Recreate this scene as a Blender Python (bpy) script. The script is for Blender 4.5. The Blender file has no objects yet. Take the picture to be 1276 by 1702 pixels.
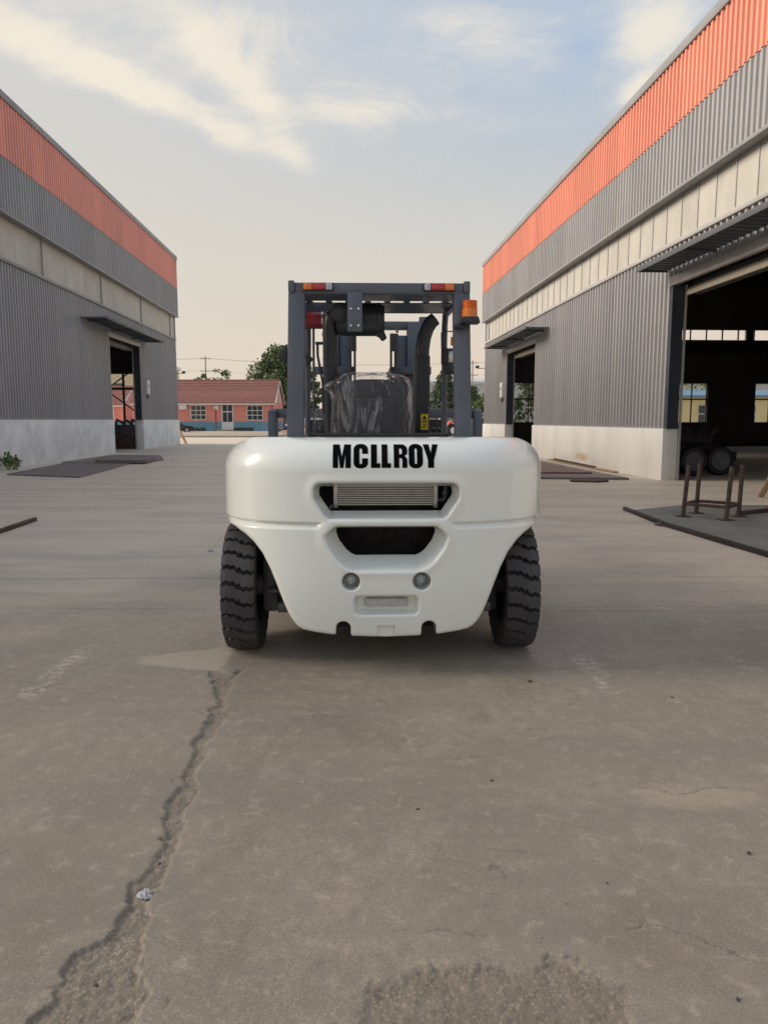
import bpy, bmesh, math, random
import numpy as np
from mathutils import Vector, Matrix

R = math.radians
random.seed(7)
rng = np.random.default_rng(11)
scene = bpy.context.scene
COL = scene.collection

# ------------------------------------------------------------------ camera
cam_d = bpy.data.cameras.new('camera')
cam_d.sensor_fit = 'VERTICAL'
cam_d.sensor_height = 24.0
cam_d.lens = 24.0 * 1230.0 / 1702.0
cam_d.clip_start = 0.05
cam_d.clip_end = 3000.0
cam = bpy.data.objects.new('camera', cam_d)
COL.objects.link(cam)
cam.location = (0, 0, 1.5)
cam.rotation_euler = (R(90 - 7.1), 0, 0)
scene.camera = cam

# ------------------------------------------------------------------ view
scene.view_settings.view_transform = 'Standard'
scene.view_settings.look = 'None'
scene.view_settings.exposure = 0.25
scene.view_settings.gamma = 1.0
scene.view_settings.use_curve_mapping = False
scene.cycles.use_denoising = True
scene.cycles.max_bounces = 10
scene.cycles.transparent_max_bounces = 12

# ------------------------------------------------------------------ sky and sun
SUN_EL, SUN_AZ = 26.0, -84.0          # degrees; azimuth from +Y towards +X


def dirv(az, el):
    return Vector((math.sin(R(az)) * math.cos(R(el)), math.cos(R(az)) * math.cos(R(el)), math.sin(R(el))))


class NT:
    """small helper to wire shader nodes"""
    def __init__(s, tree):
        s.t = tree
        s.n = tree.nodes
        s.l = tree.links

    def new(s, typ, **kw):
        n = s.n.new(typ)
        for k, v in kw.items():
            setattr(n, k, v)
        return n

    def put(s, sock, v):
        if isinstance(v, bpy.types.NodeSocket):
            s.l.new(v, sock)
        elif v is not None:
            sock.default_value = v

    def math(s, op, a, b=None, c=None, clamp=False):
        n = s.new('ShaderNodeMath', operation=op, use_clamp=clamp)
        s.put(n.inputs[0], a)
        if b is not None:
            s.put(n.inputs[1], b)
        if c is not None:
            s.put(n.inputs[2], c)
        return n.outputs[0]

    def dot(s, a, b):
        n = s.new('ShaderNodeVectorMath', operation='DOT_PRODUCT')
        s.put(n.inputs[0], a)
        s.put(n.inputs[1], b)
        return n.outputs['Value']

    def sub(s, a, b):
        n = s.new('ShaderNodeVectorMath', operation='SUBTRACT')
        s.put(n.inputs[0], a)
        s.put(n.inputs[1], b)
        return n.outputs[0]

    def mapr(s, v, a, b, c=0.0, d=1.0, smooth=True):
        n = s.new('ShaderNodeMapRange', interpolation_type='SMOOTHSTEP' if smooth else 'LINEAR')
        s.put(n.inputs['Value'], v)
        s.put(n.inputs['From Min'], a)
        s.put(n.inputs['From Max'], b)
        s.put(n.inputs['To Min'], c)
        s.put(n.inputs['To Max'], d)
        return n.outputs[0]

    def mix(s, f, a, b, blend='MIX'):
        n = s.new('ShaderNodeMix', data_type='RGBA', blend_type=blend)
        s.put(n.inputs[0], f)
        s.put(n.inputs[6], a)
        s.put(n.inputs[7], b)
        return n.outputs[2]

    def noise(s, vec, scale, detail=4, rough=0.55, dist=0.0, dim='3D'):
        n = s.new('ShaderNodeTexNoise', noise_dimensions=dim)
        if vec is not None:
            s.put(n.inputs['Vector'], vec)
        n.inputs['Scale'].default_value = scale
        n.inputs['Detail'].default_value = detail
        n.inputs['Roughness'].default_value = rough
        n.inputs['Distortion'].default_value = dist
        return n.outputs[0]

    def mapping(s, vec, loc=(0, 0, 0), rot=(0, 0, 0), scale=(1, 1, 1)):
        n = s.new('ShaderNodeMapping')
        s.put(n.inputs[0], vec)
        n.inputs[1].default_value = loc
        n.inputs[2].default_value = rot
        n.inputs[3].default_value = scale
        return n.outputs[0]

    def ramp(s, v, stops):
        n = s.new('ShaderNodeValToRGB')
        el = n.color_ramp.elements
        while len(el) < len(stops):
            el.new(0.5)
        for e, (p, c) in zip(el, stops):
            e.position = p
            e.color = (*c, 1) if len(c) == 3 else c
        s.put(n.inputs[0], v)
        return n.outputs[0]


world = bpy.data.worlds.new('World')
scene.world = world
world.use_nodes = True
W = NT(world.node_tree)
W.n.clear()
w_out = W.new('ShaderNodeOutputWorld')
w_bg = W.new('ShaderNodeBackground')
w_bg.inputs['Strength'].default_value = 0.1
W.l.new(w_bg.outputs[0], w_out.inputs[0])
sky = W.new('ShaderNodeTexSky', sky_type='NISHITA', sun_disc=False)
sky.sun_elevation = R(SUN_EL)
sky.sun_rotation = R(SUN_AZ)
sky.air_density = 1.2
sky.dust_density = 2.5
tc = W.new('ShaderNodeTexCoord')
vec = tc.outputs['Generated']
sep = W.new('ShaderNodeSeparateXYZ')
W.l.new(vec, sep.inputs[0])
zc = W.math('MAXIMUM', sep.outputs['Z'], 0.0)
# hazy evening gradient: peach at the horizon, pale grey, then blue overhead (values x10 for strength 0.1)
grad = W.ramp(zc, [(0.0, (7.1, 5.75, 4.5)), (0.10, (6.8, 5.75, 4.75)), (0.20, (6.1, 5.7, 5.1)), (0.30, (4.9, 5.2, 5.4)),
                   (0.42, (3.55, 4.6, 6.1)), (0.75, (4.0, 4.8, 5.9)), (1.0, (4.1, 4.8, 5.8))])
# the half of the sky towards the low sun is paler and warmer
toward = W.dot(vec, dirv(SUN_AZ + 25, 16))
warm = W.mapr(toward, 0.25, 1.0, 0.0, 0.8)
grad = W.mix(warm, grad, (6.5, 5.95, 5.15, 1))
base = W.mix(0.9, sky.outputs[0], grad)
# clouds on a flat layer
zz = W.math('ADD', W.math('MAXIMUM', sep.outputs['Z'], 0.02), 0.12)
px_ = W.math('DIVIDE', sep.outputs['X'], zz)
py_ = W.math('DIVIDE', sep.outputs['Y'], zz)
cmb = W.new('ShaderNodeCombineXYZ')
W.l.new(px_, cmb.inputs[0])
W.l.new(py_, cmb.inputs[1])
cvec = W.mapping(cmb.outputs[0], loc=(1.7, 0.4, 0.3), rot=(0, 0, R(24)), scale=(1.0, 1.5, 1.0))
n1 = W.noise(cvec, 2.1, 6, 0.62, 0.35)
n2 = W.noise(W.mapping(vec, loc=(0.3, 0.1, 0.7), rot=(0, R(24), 0), scale=(0.5, 0.6, 1.25)), 11, 7, 0.62, 0.9)
n3 = W.noise(W.mapping(vec, loc=(2.3, 1.1, 0.2), rot=(0, R(18), 0), scale=(0.6, 0.7, 1.1)), 26, 4, 0.6, 0.6)


def blob(az, el, s1, s2, tilt):
    d0 = dirv(az, el)
    rgt = Vector((math.cos(R(az)), -math.sin(R(az)), 0))
    upv = rgt.cross(d0)
    t = R(tilt)
    a1 = rgt * math.cos(t) + upv * math.sin(t)
    a2 = upv * math.cos(t) - rgt * math.sin(t)
    dv = W.sub(vec, tuple(d0))
    u = W.math('DIVIDE', W.dot(dv, tuple(a1)), math.sin(R(s1)))
    v = W.math('DIVIDE', W.dot(dv, tuple(a2)), math.sin(R(s2)))
    q = W.math('ADD', W.math('MULTIPLY', u, u), W.math('MULTIPLY', v, v))
    return W.math('POWER', 2.718, W.math('MULTIPLY', q, -1.0))


banks = None
for az, el, s1, s2, tilt, k in [(-24, 23.2, 8, 1.6, -12, 0.26), (-14.5, 20.8, 8.5, 1.1, -19, 0.30), (-6.5, 18.4, 1.6, 0.9, -30, 0.16), (-10.3, 22.8, 5.0, 1.3, -40, 0.24), (-2.0, 21.6, 6.5, 1.5, -5, 0.26),
                                (-13, 25.6, 17, 4.0, -8, 0.17), (5.7, 26.0, 5.0, 1.9, -8, 0.27), (18.9, 24.8, 3.4, 2.4, 25, 0.42), (18.3, 21.6, 1.8, 0.8, 15, 0.3), (4, 36, 30, 7, 0, 0.12)]:
    b = W.math('MULTIPLY', blob(az, el, s1, s2, tilt), k)
    banks = b if banks is None else W.math('ADD', banks, b)
dens = W.math('ADD', W.math('ADD', W.math('MULTIPLY', n1, 0.42), W.math('MULTIPLY', n2, 0.58)), banks)
mask = W.mapr(dens, 0.45, 0.92)
mask = W.math('MULTIPLY', mask, W.mapr(sep.outputs['Z'], 0.2, 0.33))
lit = W.mapr(W.math('ADD', dens, W.math('MULTIPLY', W.math('SUBTRACT', n3, 0.5), 0.35)), 0.58, 0.92)
ccol = W.mix(lit, (5.4, 5.55, 5.65, 1), (7.8, 7.1, 5.95, 1))
skyc = W.mix(W.math('MULTIPLY', mask, 0.85), base, ccol)
W.l.new(skyc, w_bg.inputs['Color'])

sun_d = bpy.data.lights.new('sun', 'SUN')
sun_d.energy = 4.0
sun_d.angle = R(30)
sun_d.color = (1.0, 0.87, 0.74)
sun = bpy.data.objects.new('sun', sun_d)
COL.objects.link(sun)
sun.location = (-30, 20, 30)
sun.rotation_euler = (-dirv(SUN_AZ, SUN_EL)).to_track_quat('-Z', 'Y').to_euler()

# ------------------------------------------------------------------ helpers


def mat(name, col, rough=0.5, metal=0.0, var=0.12, vscale=3.0, bump=0.0, bscale=40.0, coat=0.0, rnd=0.0, stretch=(1, 1, 1), dirt=None, dirt_scale=1.5, dirt_lo=0.5, dirt_hi=0.75, spec=0.5, coat_r=0.06):
    m = bpy.data.materials.new(name)
    m.use_nodes = True
    t = NT(m.node_tree)
    b = t.n['Principled BSDF']
    tcn = t.new('ShaderNodeTexCoord')
    ov = tcn.outputs['Object']
    if rnd:
        oi = t.new('ShaderNodeObjectInfo')
        sh = t.new('ShaderNodeVectorMath', operation='ADD')
        t.l.new(ov, sh.inputs[0])
        t.l.new(t_comb(t, t.math('MULTIPLY', oi.outputs['Random'], 53.0)), sh.inputs[1])
        ov = sh.outputs[0]
    mv = t.mapping(ov, scale=stretch)
    n = t.noise(mv, vscale, 5, 0.6)
    lo = tuple(max(0, c * (1 - var)) for c in col) + (1,)
    hi = tuple(min(1, c * (1 + var)) for c in col) + (1,)
    c = t.mix(t.mapr(n, 0.25, 0.75), lo, hi)
    if dirt is not None:
        dn = t.noise(mv, dirt_scale, 7, 0.65, 0.4)
        c = t.mix(t.mapr(dn, dirt_lo, dirt_hi), c, (*dirt, 1))
    if rnd:
        f = t.mapr(oi.outputs['Random'], 0, 1, 1 - rnd, 1 + rnd, smooth=False)
        c = t.mix(1.0, c, t_comb(t, f), blend='MULTIPLY')
    t.l.new(c, b.inputs['Base Color'])
    b.inputs['Roughness'].default_value = rough
    rr = t.mapr(t.noise(mv, vscale * 2.3, 4, 0.6), 0.3, 0.7, max(0.02, rough * 0.85), min(1, rough * 1.15))
    t.l.new(rr, b.inputs['Roughness'])
    b.inputs['Metallic'].default_value = metal
    b.inputs['Coat Weight'].default_value = coat
    b.inputs['Coat Roughness'].default_value = coat_r
    b.inputs['Specular IOR Level'].default_value = spec
    if bump:
        bn = t.new('ShaderNodeBump')
        bn.inputs['Strength'].default_value = bump
        bn.inputs['Distance'].default_value = 0.01
        t.l.new(t.noise(mv, bscale, 5, 0.6), bn.inputs['Height'])
        t.l.new(bn.outputs[0], b.inputs['Normal'])
    return m


def t_comb(t, f):
    n = t.new('ShaderNodeCombineColor')
    for i in range(3):
        t.l.new(f, n.inputs[i])
    return n.outputs[0]


class MB:
    """collects shapes in one bmesh and links them as ONE mesh object"""
    def __init__(s):
        s.bm = bmesh.new()

    def box(s, x0, x1, y0, y1, z0, z1, bev=0.0, seg=2, rot=None, piv=None):
        mx = Matrix.Translation(((x0 + x1) / 2, (y0 + y1) / 2, (z0 + z1) / 2)) @ Matrix.Diagonal((abs(x1 - x0), abs(y1 - y0), abs(z1 - z0), 1))
        if rot is not None:
            p = Vector(piv if piv else ((x0 + x1) / 2, (y0 + y1) / 2, (z0 + z1) / 2))
            mx = Matrix.Translation(p) @ rot.to_4x4() @ Matrix.Translation(-p) @ mx
        g = bmesh.ops.create_cube(s.bm, size=1, matrix=mx)
        if bev:
            ed = list({e for v in g['verts'] for e in v.link_edges})
            bmesh.ops.bevel(s.bm, geom=ed, offset=bev, segments=seg, profile=0.5, affect='EDGES', clamp_overlap=True)
        return s

    def bar(s, p0, p1, w, h, bev=0.0, up=(0, 0, 1)):
        p0, p1 = Vector(p0), Vector(p1)
        d = p1 - p0
        L = d.length
        d.normalize()
        u = Vector(up)
        if abs(d.dot(u)) > 0.98:
            u = Vector((0, 1, 0))
        a = d.cross(u).normalized()
        b = a.cross(d).normalized()
        m3 = Matrix((a, d, b)).transposed()
        mx = Matrix.Translation((p0 + p1) / 2) @ m3.to_4x4() @ Matrix.Diagonal((w, L, h, 1))
        g = bmesh.ops.create_cube(s.bm, size=1, matrix=mx)
        if bev:
            ed = list({e for v in g['verts'] for e in v.link_edges})
            bmesh.ops.bevel(s.bm, geom=ed, offset=bev, segments=2, profile=0.5, affect='EDGES', clamp_overlap=True)
        return s

    def tube(s, pts, r, n=12, cap=True, ell=None):
        pts = [Vector(p) for p in pts]
        rs = r if isinstance(r, (list, tuple)) else [r] * len(pts)
        rings = []
        d0 = (pts[1] - pts[0]).normalized()
        a = d0.cross(Vector((0, 0, 1)))
        if a.length < 0.05:
            a = d0.cross(Vector((0, 1, 0)))
        a.normalize()
        for i, p in enumerate(pts):
            if i == 0:
                d = pts[1] - pts[0]
            elif i == len(pts) - 1:
                d = pts[-1] - pts[-2]
            else:
                d = (pts[i + 1] - pts[i]).normalized() + (pts[i] - pts[i - 1]).normalized()
            d.normalize()
            a = (a - d * a.dot(d)).normalized()
            b = d.cross(a)
            rings.append([s.bm.verts.new(p + (a * math.cos(2 * math.pi * k / n) + b * math.sin(2 * math.pi * k / n)) * rs[i]) for k in range(n)])
        for i in range(len(rings) - 1):
            for k in range(n):
                s.bm.faces.new((rings[i][k], rings[i][(k + 1) % n], rings[i + 1][(k + 1) % n], rings[i + 1][k]))
        if cap:
            s.bm.faces.new(list(reversed(rings[0])))
            s.bm.faces.new(rings[-1])
        return s

    def lathe(s, prof, n=32, mx=None, close=False):
        """prof: list of (r, h) about local Z"""
        mx = mx or Matrix.Identity(4)
        rings = []
        for r, h in prof:
            if r < 1e-5:
                rings.append([s.bm.verts.new(mx @ Vector((0, 0, h)))])
            else:
                rings.append([s.bm.verts.new(mx @ Vector((r * math.cos(2 * math.pi * k / n), r * math.sin(2 * math.pi * k / n), h))) for k in range(n)])
        pairs = list(zip(rings[:-1], rings[1:]))
        if close:
            pairs.append((rings[-1], rings[0]))
        for A, B in pairs:
            for k in range(n):
                k2 = (k + 1) % n
                if len(A) == 1 and len(B) == 1:
                    continue
                if len(A) == 1:
                    s.bm.faces.new((A[0], B[k2], B[k]))
                elif len(B) == 1:
                    s.bm.faces.new((A[k], A[k2], B[0]))
                else:
                    s.bm.faces.new((A[k], A[k2], B[k2], B[k]))
        return s

    def prism(s, poly, a0, a1, axis='y', bev=0.0):
        """poly of 2-D points extruded along axis from a0 to a1"""
        def P(p, a):
            if axis == 'y':
                return Vector((p[0], a, p[1]))
            if axis == 'x':
                return Vector((a, p[0], p[1]))
            return Vector((p[0], p[1], a))
        A = [s.bm.verts.new(P(p, a0)) for p in poly]
        B = [s.bm.verts.new(P(p, a1)) for p in poly]
        n = len(poly)
        fs = [s.bm.faces.new(A), s.bm.faces.new(list(reversed(B)))]
        for k in range(n):
            fs.append(s.bm.faces.new((A[k], B[k], B[(k + 1) % n], A[(k + 1) % n])))
        if bev:
            ed = list({e for f in fs for e in f.edges})
            bmesh.ops.bevel(s.bm, geom=ed, offset=bev, segments=2, profile=0.5, affect='EDGES', clamp_overlap=True)
        return s

    def quad(s, *ps):
        s.bm.faces.new([s.bm.verts.new(Vector(p)) for p in ps])
        return s

    def mesh(s, name, ang=35):
        bmesh.ops.recalc_face_normals(s.bm, faces=s.bm.faces)
        me = bpy.data.meshes.new(name)
        s.bm.to_mesh(me)
        s.bm.free()
        me.polygons.foreach_set('use_smooth', [True] * len(me.polygons))
        me.set_sharp_from_angle(angle=R(ang))
        return me

    def build(s, name, m, parent=None, ang=35):
        return link(name, s.mesh(name, ang), m, parent)


def link(name, me, m, parent=None, loc=None, scale=None, rot=None):
    o = bpy.data.objects.new(name, me)
    COL.objects.link(o)
    if m is not None and not me.materials:
        me.materials.append(m)
    if parent is not None:
        o.parent = parent
    if loc is not None:
        o.location = loc
    if scale is not None:
        o.scale = scale
    if rot is not None:
        o.rotation_euler = rot
    return o


def tag(o, label, cat, group=None, kind=None):
    if label:
        o['label'] = label
    if cat:
        o['category'] = cat
    if group:
        o['group'] = group
    if kind:
        o['kind'] = kind
    return o


def thing(name, label, cat, loc=(0, 0, 0), rotz=0.0, group=None):
    o = bpy.data.objects.new(name, None)
    o.empty_display_size = 0.2
    COL.objects.link(o)
    o.location = loc
    o.rotation_euler = (0, 0, rotz)
    return tag(o, label, cat, group)


# ------------------------------------------------------------------ materials
M = {}
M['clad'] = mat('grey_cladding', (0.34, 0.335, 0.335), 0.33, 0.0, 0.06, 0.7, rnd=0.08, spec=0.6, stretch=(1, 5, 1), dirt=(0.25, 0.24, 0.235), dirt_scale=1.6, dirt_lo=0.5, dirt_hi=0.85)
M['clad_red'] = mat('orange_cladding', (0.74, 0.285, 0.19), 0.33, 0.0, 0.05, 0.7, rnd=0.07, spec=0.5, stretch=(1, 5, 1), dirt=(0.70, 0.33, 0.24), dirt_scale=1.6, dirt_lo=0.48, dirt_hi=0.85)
M['clad_l'] = mat('shaded_grey_cladding', (0.285, 0.297, 0.312), 0.33, 0.0, 0.06, 0.7, rnd=0.08, spec=0.6, stretch=(1, 5, 1), dirt=(0.21, 0.215, 0.222), dirt_scale=1.6, dirt_lo=0.5, dirt_hi=0.85)  # left wall's shade put into the colour: darker and cooler than clad
M['clad_faded'] = mat('faded_red_cladding', (0.76, 0.31, 0.235), 0.33, 0.0, 0.06, 0.7, rnd=0.06, spec=0.5)
M['trim'] = mat('grey_trim', (0.24, 0.245, 0.25), 0.45, 0.0, 0.1, 1.2)
M['trim_light'] = mat('pale_trim', (0.42, 0.41, 0.39), 0.45, 0.1, 0.1, 1.2)
M['fibre'] = mat('fibreglass_panel', (0.46, 0.445, 0.39), 0.5, 0.0, 0.10, 1.3, rnd=0.06, stretch=(1, 1, 0.5), dirt=(0.34, 0.33, 0.285), dirt_scale=1.1, dirt_lo=0.55, dirt_hi=0.9)
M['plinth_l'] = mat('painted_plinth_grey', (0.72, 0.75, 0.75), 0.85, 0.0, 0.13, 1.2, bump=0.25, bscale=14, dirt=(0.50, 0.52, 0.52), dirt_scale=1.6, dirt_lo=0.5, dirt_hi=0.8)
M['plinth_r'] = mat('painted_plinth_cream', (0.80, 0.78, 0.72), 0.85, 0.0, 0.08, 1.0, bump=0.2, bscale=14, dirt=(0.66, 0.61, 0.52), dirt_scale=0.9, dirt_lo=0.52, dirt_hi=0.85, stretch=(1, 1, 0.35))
M['door_dark'] = mat('dark_door_steel', (0.035, 0.045, 0.06), 0.5, 0.0, 0.2, 1.5)
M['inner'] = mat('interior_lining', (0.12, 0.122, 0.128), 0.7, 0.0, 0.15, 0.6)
M['steel_beam'] = mat('painted_steel_beam', (0.05, 0.045, 0.05), 0.55, 0.0, 0.2, 1.5)
M['shutter'] = mat('cream_shutter', (0.55, 0.49, 0.38), 0.5, 0.0, 0.1, 2)
M['canopy'] = mat('dark_canopy_sheet', (0.10, 0.105, 0.11), 0.5, 0.0, 0.1, 1.2)
M['shutter_dark'] = mat('dark_shutter', (0.09, 0.09, 0.09), 0.5, 0.0, 0.1, 2)
M['roof_sheet'] = mat('roof_sheet', (0.2, 0.2, 0.2), 0.6, 0.0, 0.1, 0.8)
M['rust'] = mat('rusty_steel', (0.085, 0.055, 0.044), 0.7, 0.25, 0.35, 9, bump=0.3, bscale=90)
M['plate'] = mat('steel_plate', (0.20, 0.16, 0.15), 0.6, 0.3, 0.25, 1.6, dirt=(0.24, 0.20, 0.17), dirt_scale=2.4)
M['plate_dark'] = mat('dark_steel_plate', (0.20, 0.195, 0.18), 0.62, 0.15, 0.2, 1.6, dirt=(0.27, 0.25, 0.21), dirt_scale=1.4)
M['edge_dark'] = mat('dark_angle_iron', (0.045, 0.038, 0.036), 0.6, 0.3, 0.3, 6)
M['black'] = mat('black_rubber', (0.022, 0.022, 0.024), 0.75, 0.0, 0.25, 8)
M['machine'] = mat('dark_machine_paint', (0.085, 0.088, 0.095), 0.45, 0.1, 0.3, 6)
M['white_box'] = mat('white_box', (0.72, 0.72, 0.70), 0.4, 0.0, 0.05, 3)


def glass_mat(name, tint, fac, rough=0.03):
    m = bpy.data.materials.new(name)
    m.use_nodes = True
    t = NT(m.node_tree)
    t.n.remove(t.n['Principled BSDF'])
    tr = t.new('ShaderNodeBsdfTransparent')
    tr.inputs[0].default_value = (*tint, 1)
    gl = t.new('ShaderNodeBsdfGlossy')
    gl.inputs['Roughness'].default_value = rough
    tcn = t.new('ShaderNodeTexCoord')
    f = t.mapr(t.noise(tcn.outputs['Object'], 2.0, 4), 0.3, 0.7, fac * 0.7, fac * 1.3)
    mx = t.new('ShaderNodeMixShader')
    t.l.new(f, mx.inputs[0])
    t.l.new(tr.outputs[0], mx.inputs[1])
    t.l.new(gl.outputs[0], mx.inputs[2])
    t.l.new(mx.outputs[0], t.n['Material Output'].inputs[0])
    return m


M['glass'] = glass_mat('window_glass', (0.94, 0.95, 0.94), 0.06)
M['dark_pane'] = mat('dark_pane', (0.05, 0.06, 0.065), 0.12, 0.0, 0.2, 1.5)

# ================================================================== the yard: one concrete sheet with real relief near the camera
class VN:
    """value noise on a lattice, fractal"""
    def __init__(s, seed):
        s.t = np.random.default_rng(seed).random((256, 256)).astype(np.float32)

    def __call__(s, x, y, f=1.0, oc=5, g=0.5):
        out = np.zeros(np.broadcast(x, y).shape, np.float32)
        a, tot = 1.0, 0.0
        for _ in range(oc):
            u, v = x * f, y * f
            i, j = np.floor(u).astype(np.int64), np.floor(v).astype(np.int64)
            fu, fv = u - i, v - j
            fu = fu * fu * (3 - 2 * fu)
            fv = fv * fv * (3 - 2 * fv)
            i0, i1, j0, j1 = i & 255, (i + 1) & 255, j & 255, (j + 1) & 255
            out += a * ((s.t[i0, j0] * (1 - fu) + s.t[i1, j0] * fu) * (1 - fv) + (s.t[i0, j1] * (1 - fu) + s.t[i1, j1] * fu) * fv)
            tot += a
            a *= g
            f *= 2.03
        return out / tot


def psdf(x, y, pts):
    d = np.full(x.shape, 1e9)
    s = np.ones(x.shape)
    for i in range(len(pts)):
        xi, yi = pts[i]
        xj, yj = pts[i - 1]
        ex, ey = xj - xi, yj - yi
        wx, wy = x - xi, y - yi
        t = np.clip((wx * ex + wy * ey) / (ex * ex + ey * ey + 1e-12), 0, 1)
        d = np.minimum(d, (wx - ex * t) ** 2 + (wy - ey * t) ** 2)
        c1, c2, c3 = y >= yi, y < yj, ex * wy > ey * wx
        s = np.where((c1 & c2 & c3) | (~c1 & ~c2 & ~c3), -s, s)
    return s * np.sqrt(d)


def ldist(x, y, pts):
    d = np.full(x.shape, 1e9)
    for (xi, yi), (xj, yj) in zip(pts[:-1], pts[1:]):
        ex, ey = xj - xi, yj - yi
        wx, wy = x - xi, y - yi
        t = np.clip((wx * ex + wy * ey) / (ex * ex + ey * ey + 1e-12), 0, 1)
        d = np.minimum(d, (wx - ex * t) ** 2 + (wy - ey * t) ** 2)
    return np.sqrt(d)


def st(px, py):
    """where a mark on the yard lies, in metres (surveyed from the picture)"""
    u, v, th = (px - 638) / 1230, (851 - py) / 1230, R(7.1)
    dy, dz = math.cos(th) + v * math.sin(th), -math.sin(th) + v * math.cos(th)
    return (u * -1.5 / dz, dy * -1.5 / dz)


def sl(pts):
    return [st(x / 1.994, 1000 + y / 1.994) for x, y in pts]


def sr(pts):
    return [st(640 + x / 2.006, 1000 + y / 2.006) for x, y in pts]


ys = np.concatenate([[-60, -25, -8, -2, 0.2, 0.8, 1.1], np.geomspace(1.25, 9.0, 640), np.geomspace(9.0, 60, 50)[1:], [80, 110, 160, 260, 500]])
us = np.concatenate([[-60, -15, -5, -2.2, -1.4], np.linspace(-1.12, 1.12, 470), [1.4, 2.2, 5, 15, 60]])
wv = np.where(ys < 1.25, 1.0, 0.55 * ys + 0.28)
wv = np.minimum(wv, 8.0)
GX = us[None, :] * wv[:, None]
GY = np.repeat(ys[:, None], len(us), 1)
vn1, vn2, vn3 = VN(1), VN(2), VN(3)
wx = (vn1(GX, GY, 9, 6, 0.7) - 0.5) * 0.11
wy = (vn2(GX, GY, 9, 6, 0.7) - 0.5) * 0.11
AX, AY = GX + wx, GY + wy
near = np.clip((8.8 - GY) / 1.0, 0, 1) * (GY > 1.0)

crackL = sl([(820, 215), (770, 238), (735, 232), (700, 228), (695, 245), (715, 285), (728, 325), (700, 370), (672, 400), (665, 440), (650, 495), (612, 560), (605, 600), (570, 650), (545, 710), (535, 780), (500, 840), (495, 880), (460, 920), (440, 975),
             (405, 1050), (370, 1085), (290, 1135), (235, 1180), (215, 1240), (170, 1290), (130, 1350), (95, 1400), (20, 1500)])
crackR = sl([(430, 1500), (450, 1400), (475, 1330), (482, 1210), (490, 1150), (495, 1090), (490, 1010), (530, 950), (560, 900), (572, 850), (590, 790), (610, 740), (625, 690), (650, 640), (662, 560), (690, 480), (725, 420), (765, 370), (745, 330), (772, 290), (785, 252)])
pit = sr([(-90, 1500), (-85, 1300), (-70, 1250), (-20, 1236), (40, 1240), (110, 1195), (200, 1195), (265, 1222), (330, 1205), (400, 1215), (470, 1205), (540, 1165), (620, 1190), (640, 1222), (720, 1265), (800, 1300), (835, 1408), (840, 1500)])
mid = sr([(-265, 378), (-180, 370), (-80, 376), (-20, 392), (20, 420), (90, 450), (145, 510), (80, 515), (0, 500), (-120, 480), (-200, 440)])
scale1 = sl([(455, 182), (560, 166), (740, 150), (775, 165), (735, 230), (600, 228), (470, 208)])
scale2 = sr([(800, 640), (880, 600), (990, 610), (1150, 615), (1276, 640), (1200, 690), (1000, 700), (880, 690)])



def psdf_rows(pts):
    la = np.array(pts)
    out = np.full(GX.shape, 9.0)
    r0, r1 = np.searchsorted(ys, [la[:, 1].min() - 0.2, la[:, 1].max() + 0.2])
    out[r0:r1] = psdf(AX[r0:r1], AY[r0:r1], pts)
    return out


sd_c = psdf_rows(crackL + crackR)
sd_p = psdf_rows(pit)
sd_m = psdf_rows(mid)
sd_s = psdf_rows(scale1)
sd_t = psdf_rows(scale2)
rough = vn3(GX, GY, 40, 4, 0.6)
rough2 = vn1(GX, GY, 90, 3, 0.6)
inner = lambda sd, w: np.clip(-sd / w, 0, 1) * (sd < 0)
agg = np.maximum(inner(sd_c, 0.012), inner(sd_p, 0.025))
agg_m = np.maximum(agg, 0.55 * inner(sd_m, 0.08))
Zg = np.zeros_like(GX)
Zg -= near * inner(sd_c, 0.008) * (0.004 + 0.014 * rough * (0.4 + 1.2 * vn2(GX, GY, 14, 3)))
Zg -= near * inner(sd_p, 0.03) * (0.003 + 0.010 * rough * (0.4 + 1.2 * vn2(GX, GY, 14, 3)))
Zg -= near * inner(sd_m, 0.05) * (0.002 + 0.006 * rough)
Zg -= near * inner(sd_s, 0.02) * 0.004
# the crack's left lip is broken deeper than its right one
lip = ldist(AX, AY, crackL)
Zg -= near * np.clip(1 - lip / 0.010, 0, 1) * 0.006 * (vn2(GX, GY, 5, 2) > 0.46)
lip2 = ldist(AX, AY, pit[2:-2])
Zg -= near * np.clip(1 - lip2 / 0.012, 0, 1) * 0.005 * (vn2(GX, GY, 6, 2) > 0.5)
thin = np.zeros_like(GX)
lines = [sl([(330, 182), (400, 178), (450, 180), (520, 166)]), sl([(0, 40), (130, 38), (400, 33), (500, 40), (580, 36), (640, 62), (735, 78)]), sl([(455, 206), (540, 214), (600, 229), (700, 232)]), sl([(1030, 384), (1080, 376), (1200, 378)]),
         sr([(505, 16), (700, 18), (900, 12), (1276, 22)]), sr([(60, 450), (110, 470), (140, 512)]), sr([(150, 521), (260, 520), (380, 520)]), sr([(800, 640), (830, 626), (900, 622), (960, 640), (1010, 645), (1050, 622), (1150, 616)]),
         sr([(350, 826), (420, 822), (480, 828)]), sr([(270, 880), (380, 878), (400, 915)]), sr([(20, 1108), (180, 1092), (330, 1105)]), sl([(470, 1000), (500, 1120), (480, 1150), (500, 1200), (480, 1260)]), sl([(480, 1330), (560, 1328)]),
         sl([(0, 830), (60, 826)]), sl([(650, 370), (720, 372), (800, 363)])]
crk_n = 0.3 + 0.85 * vn2(GX, GY, 7, 2)
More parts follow.
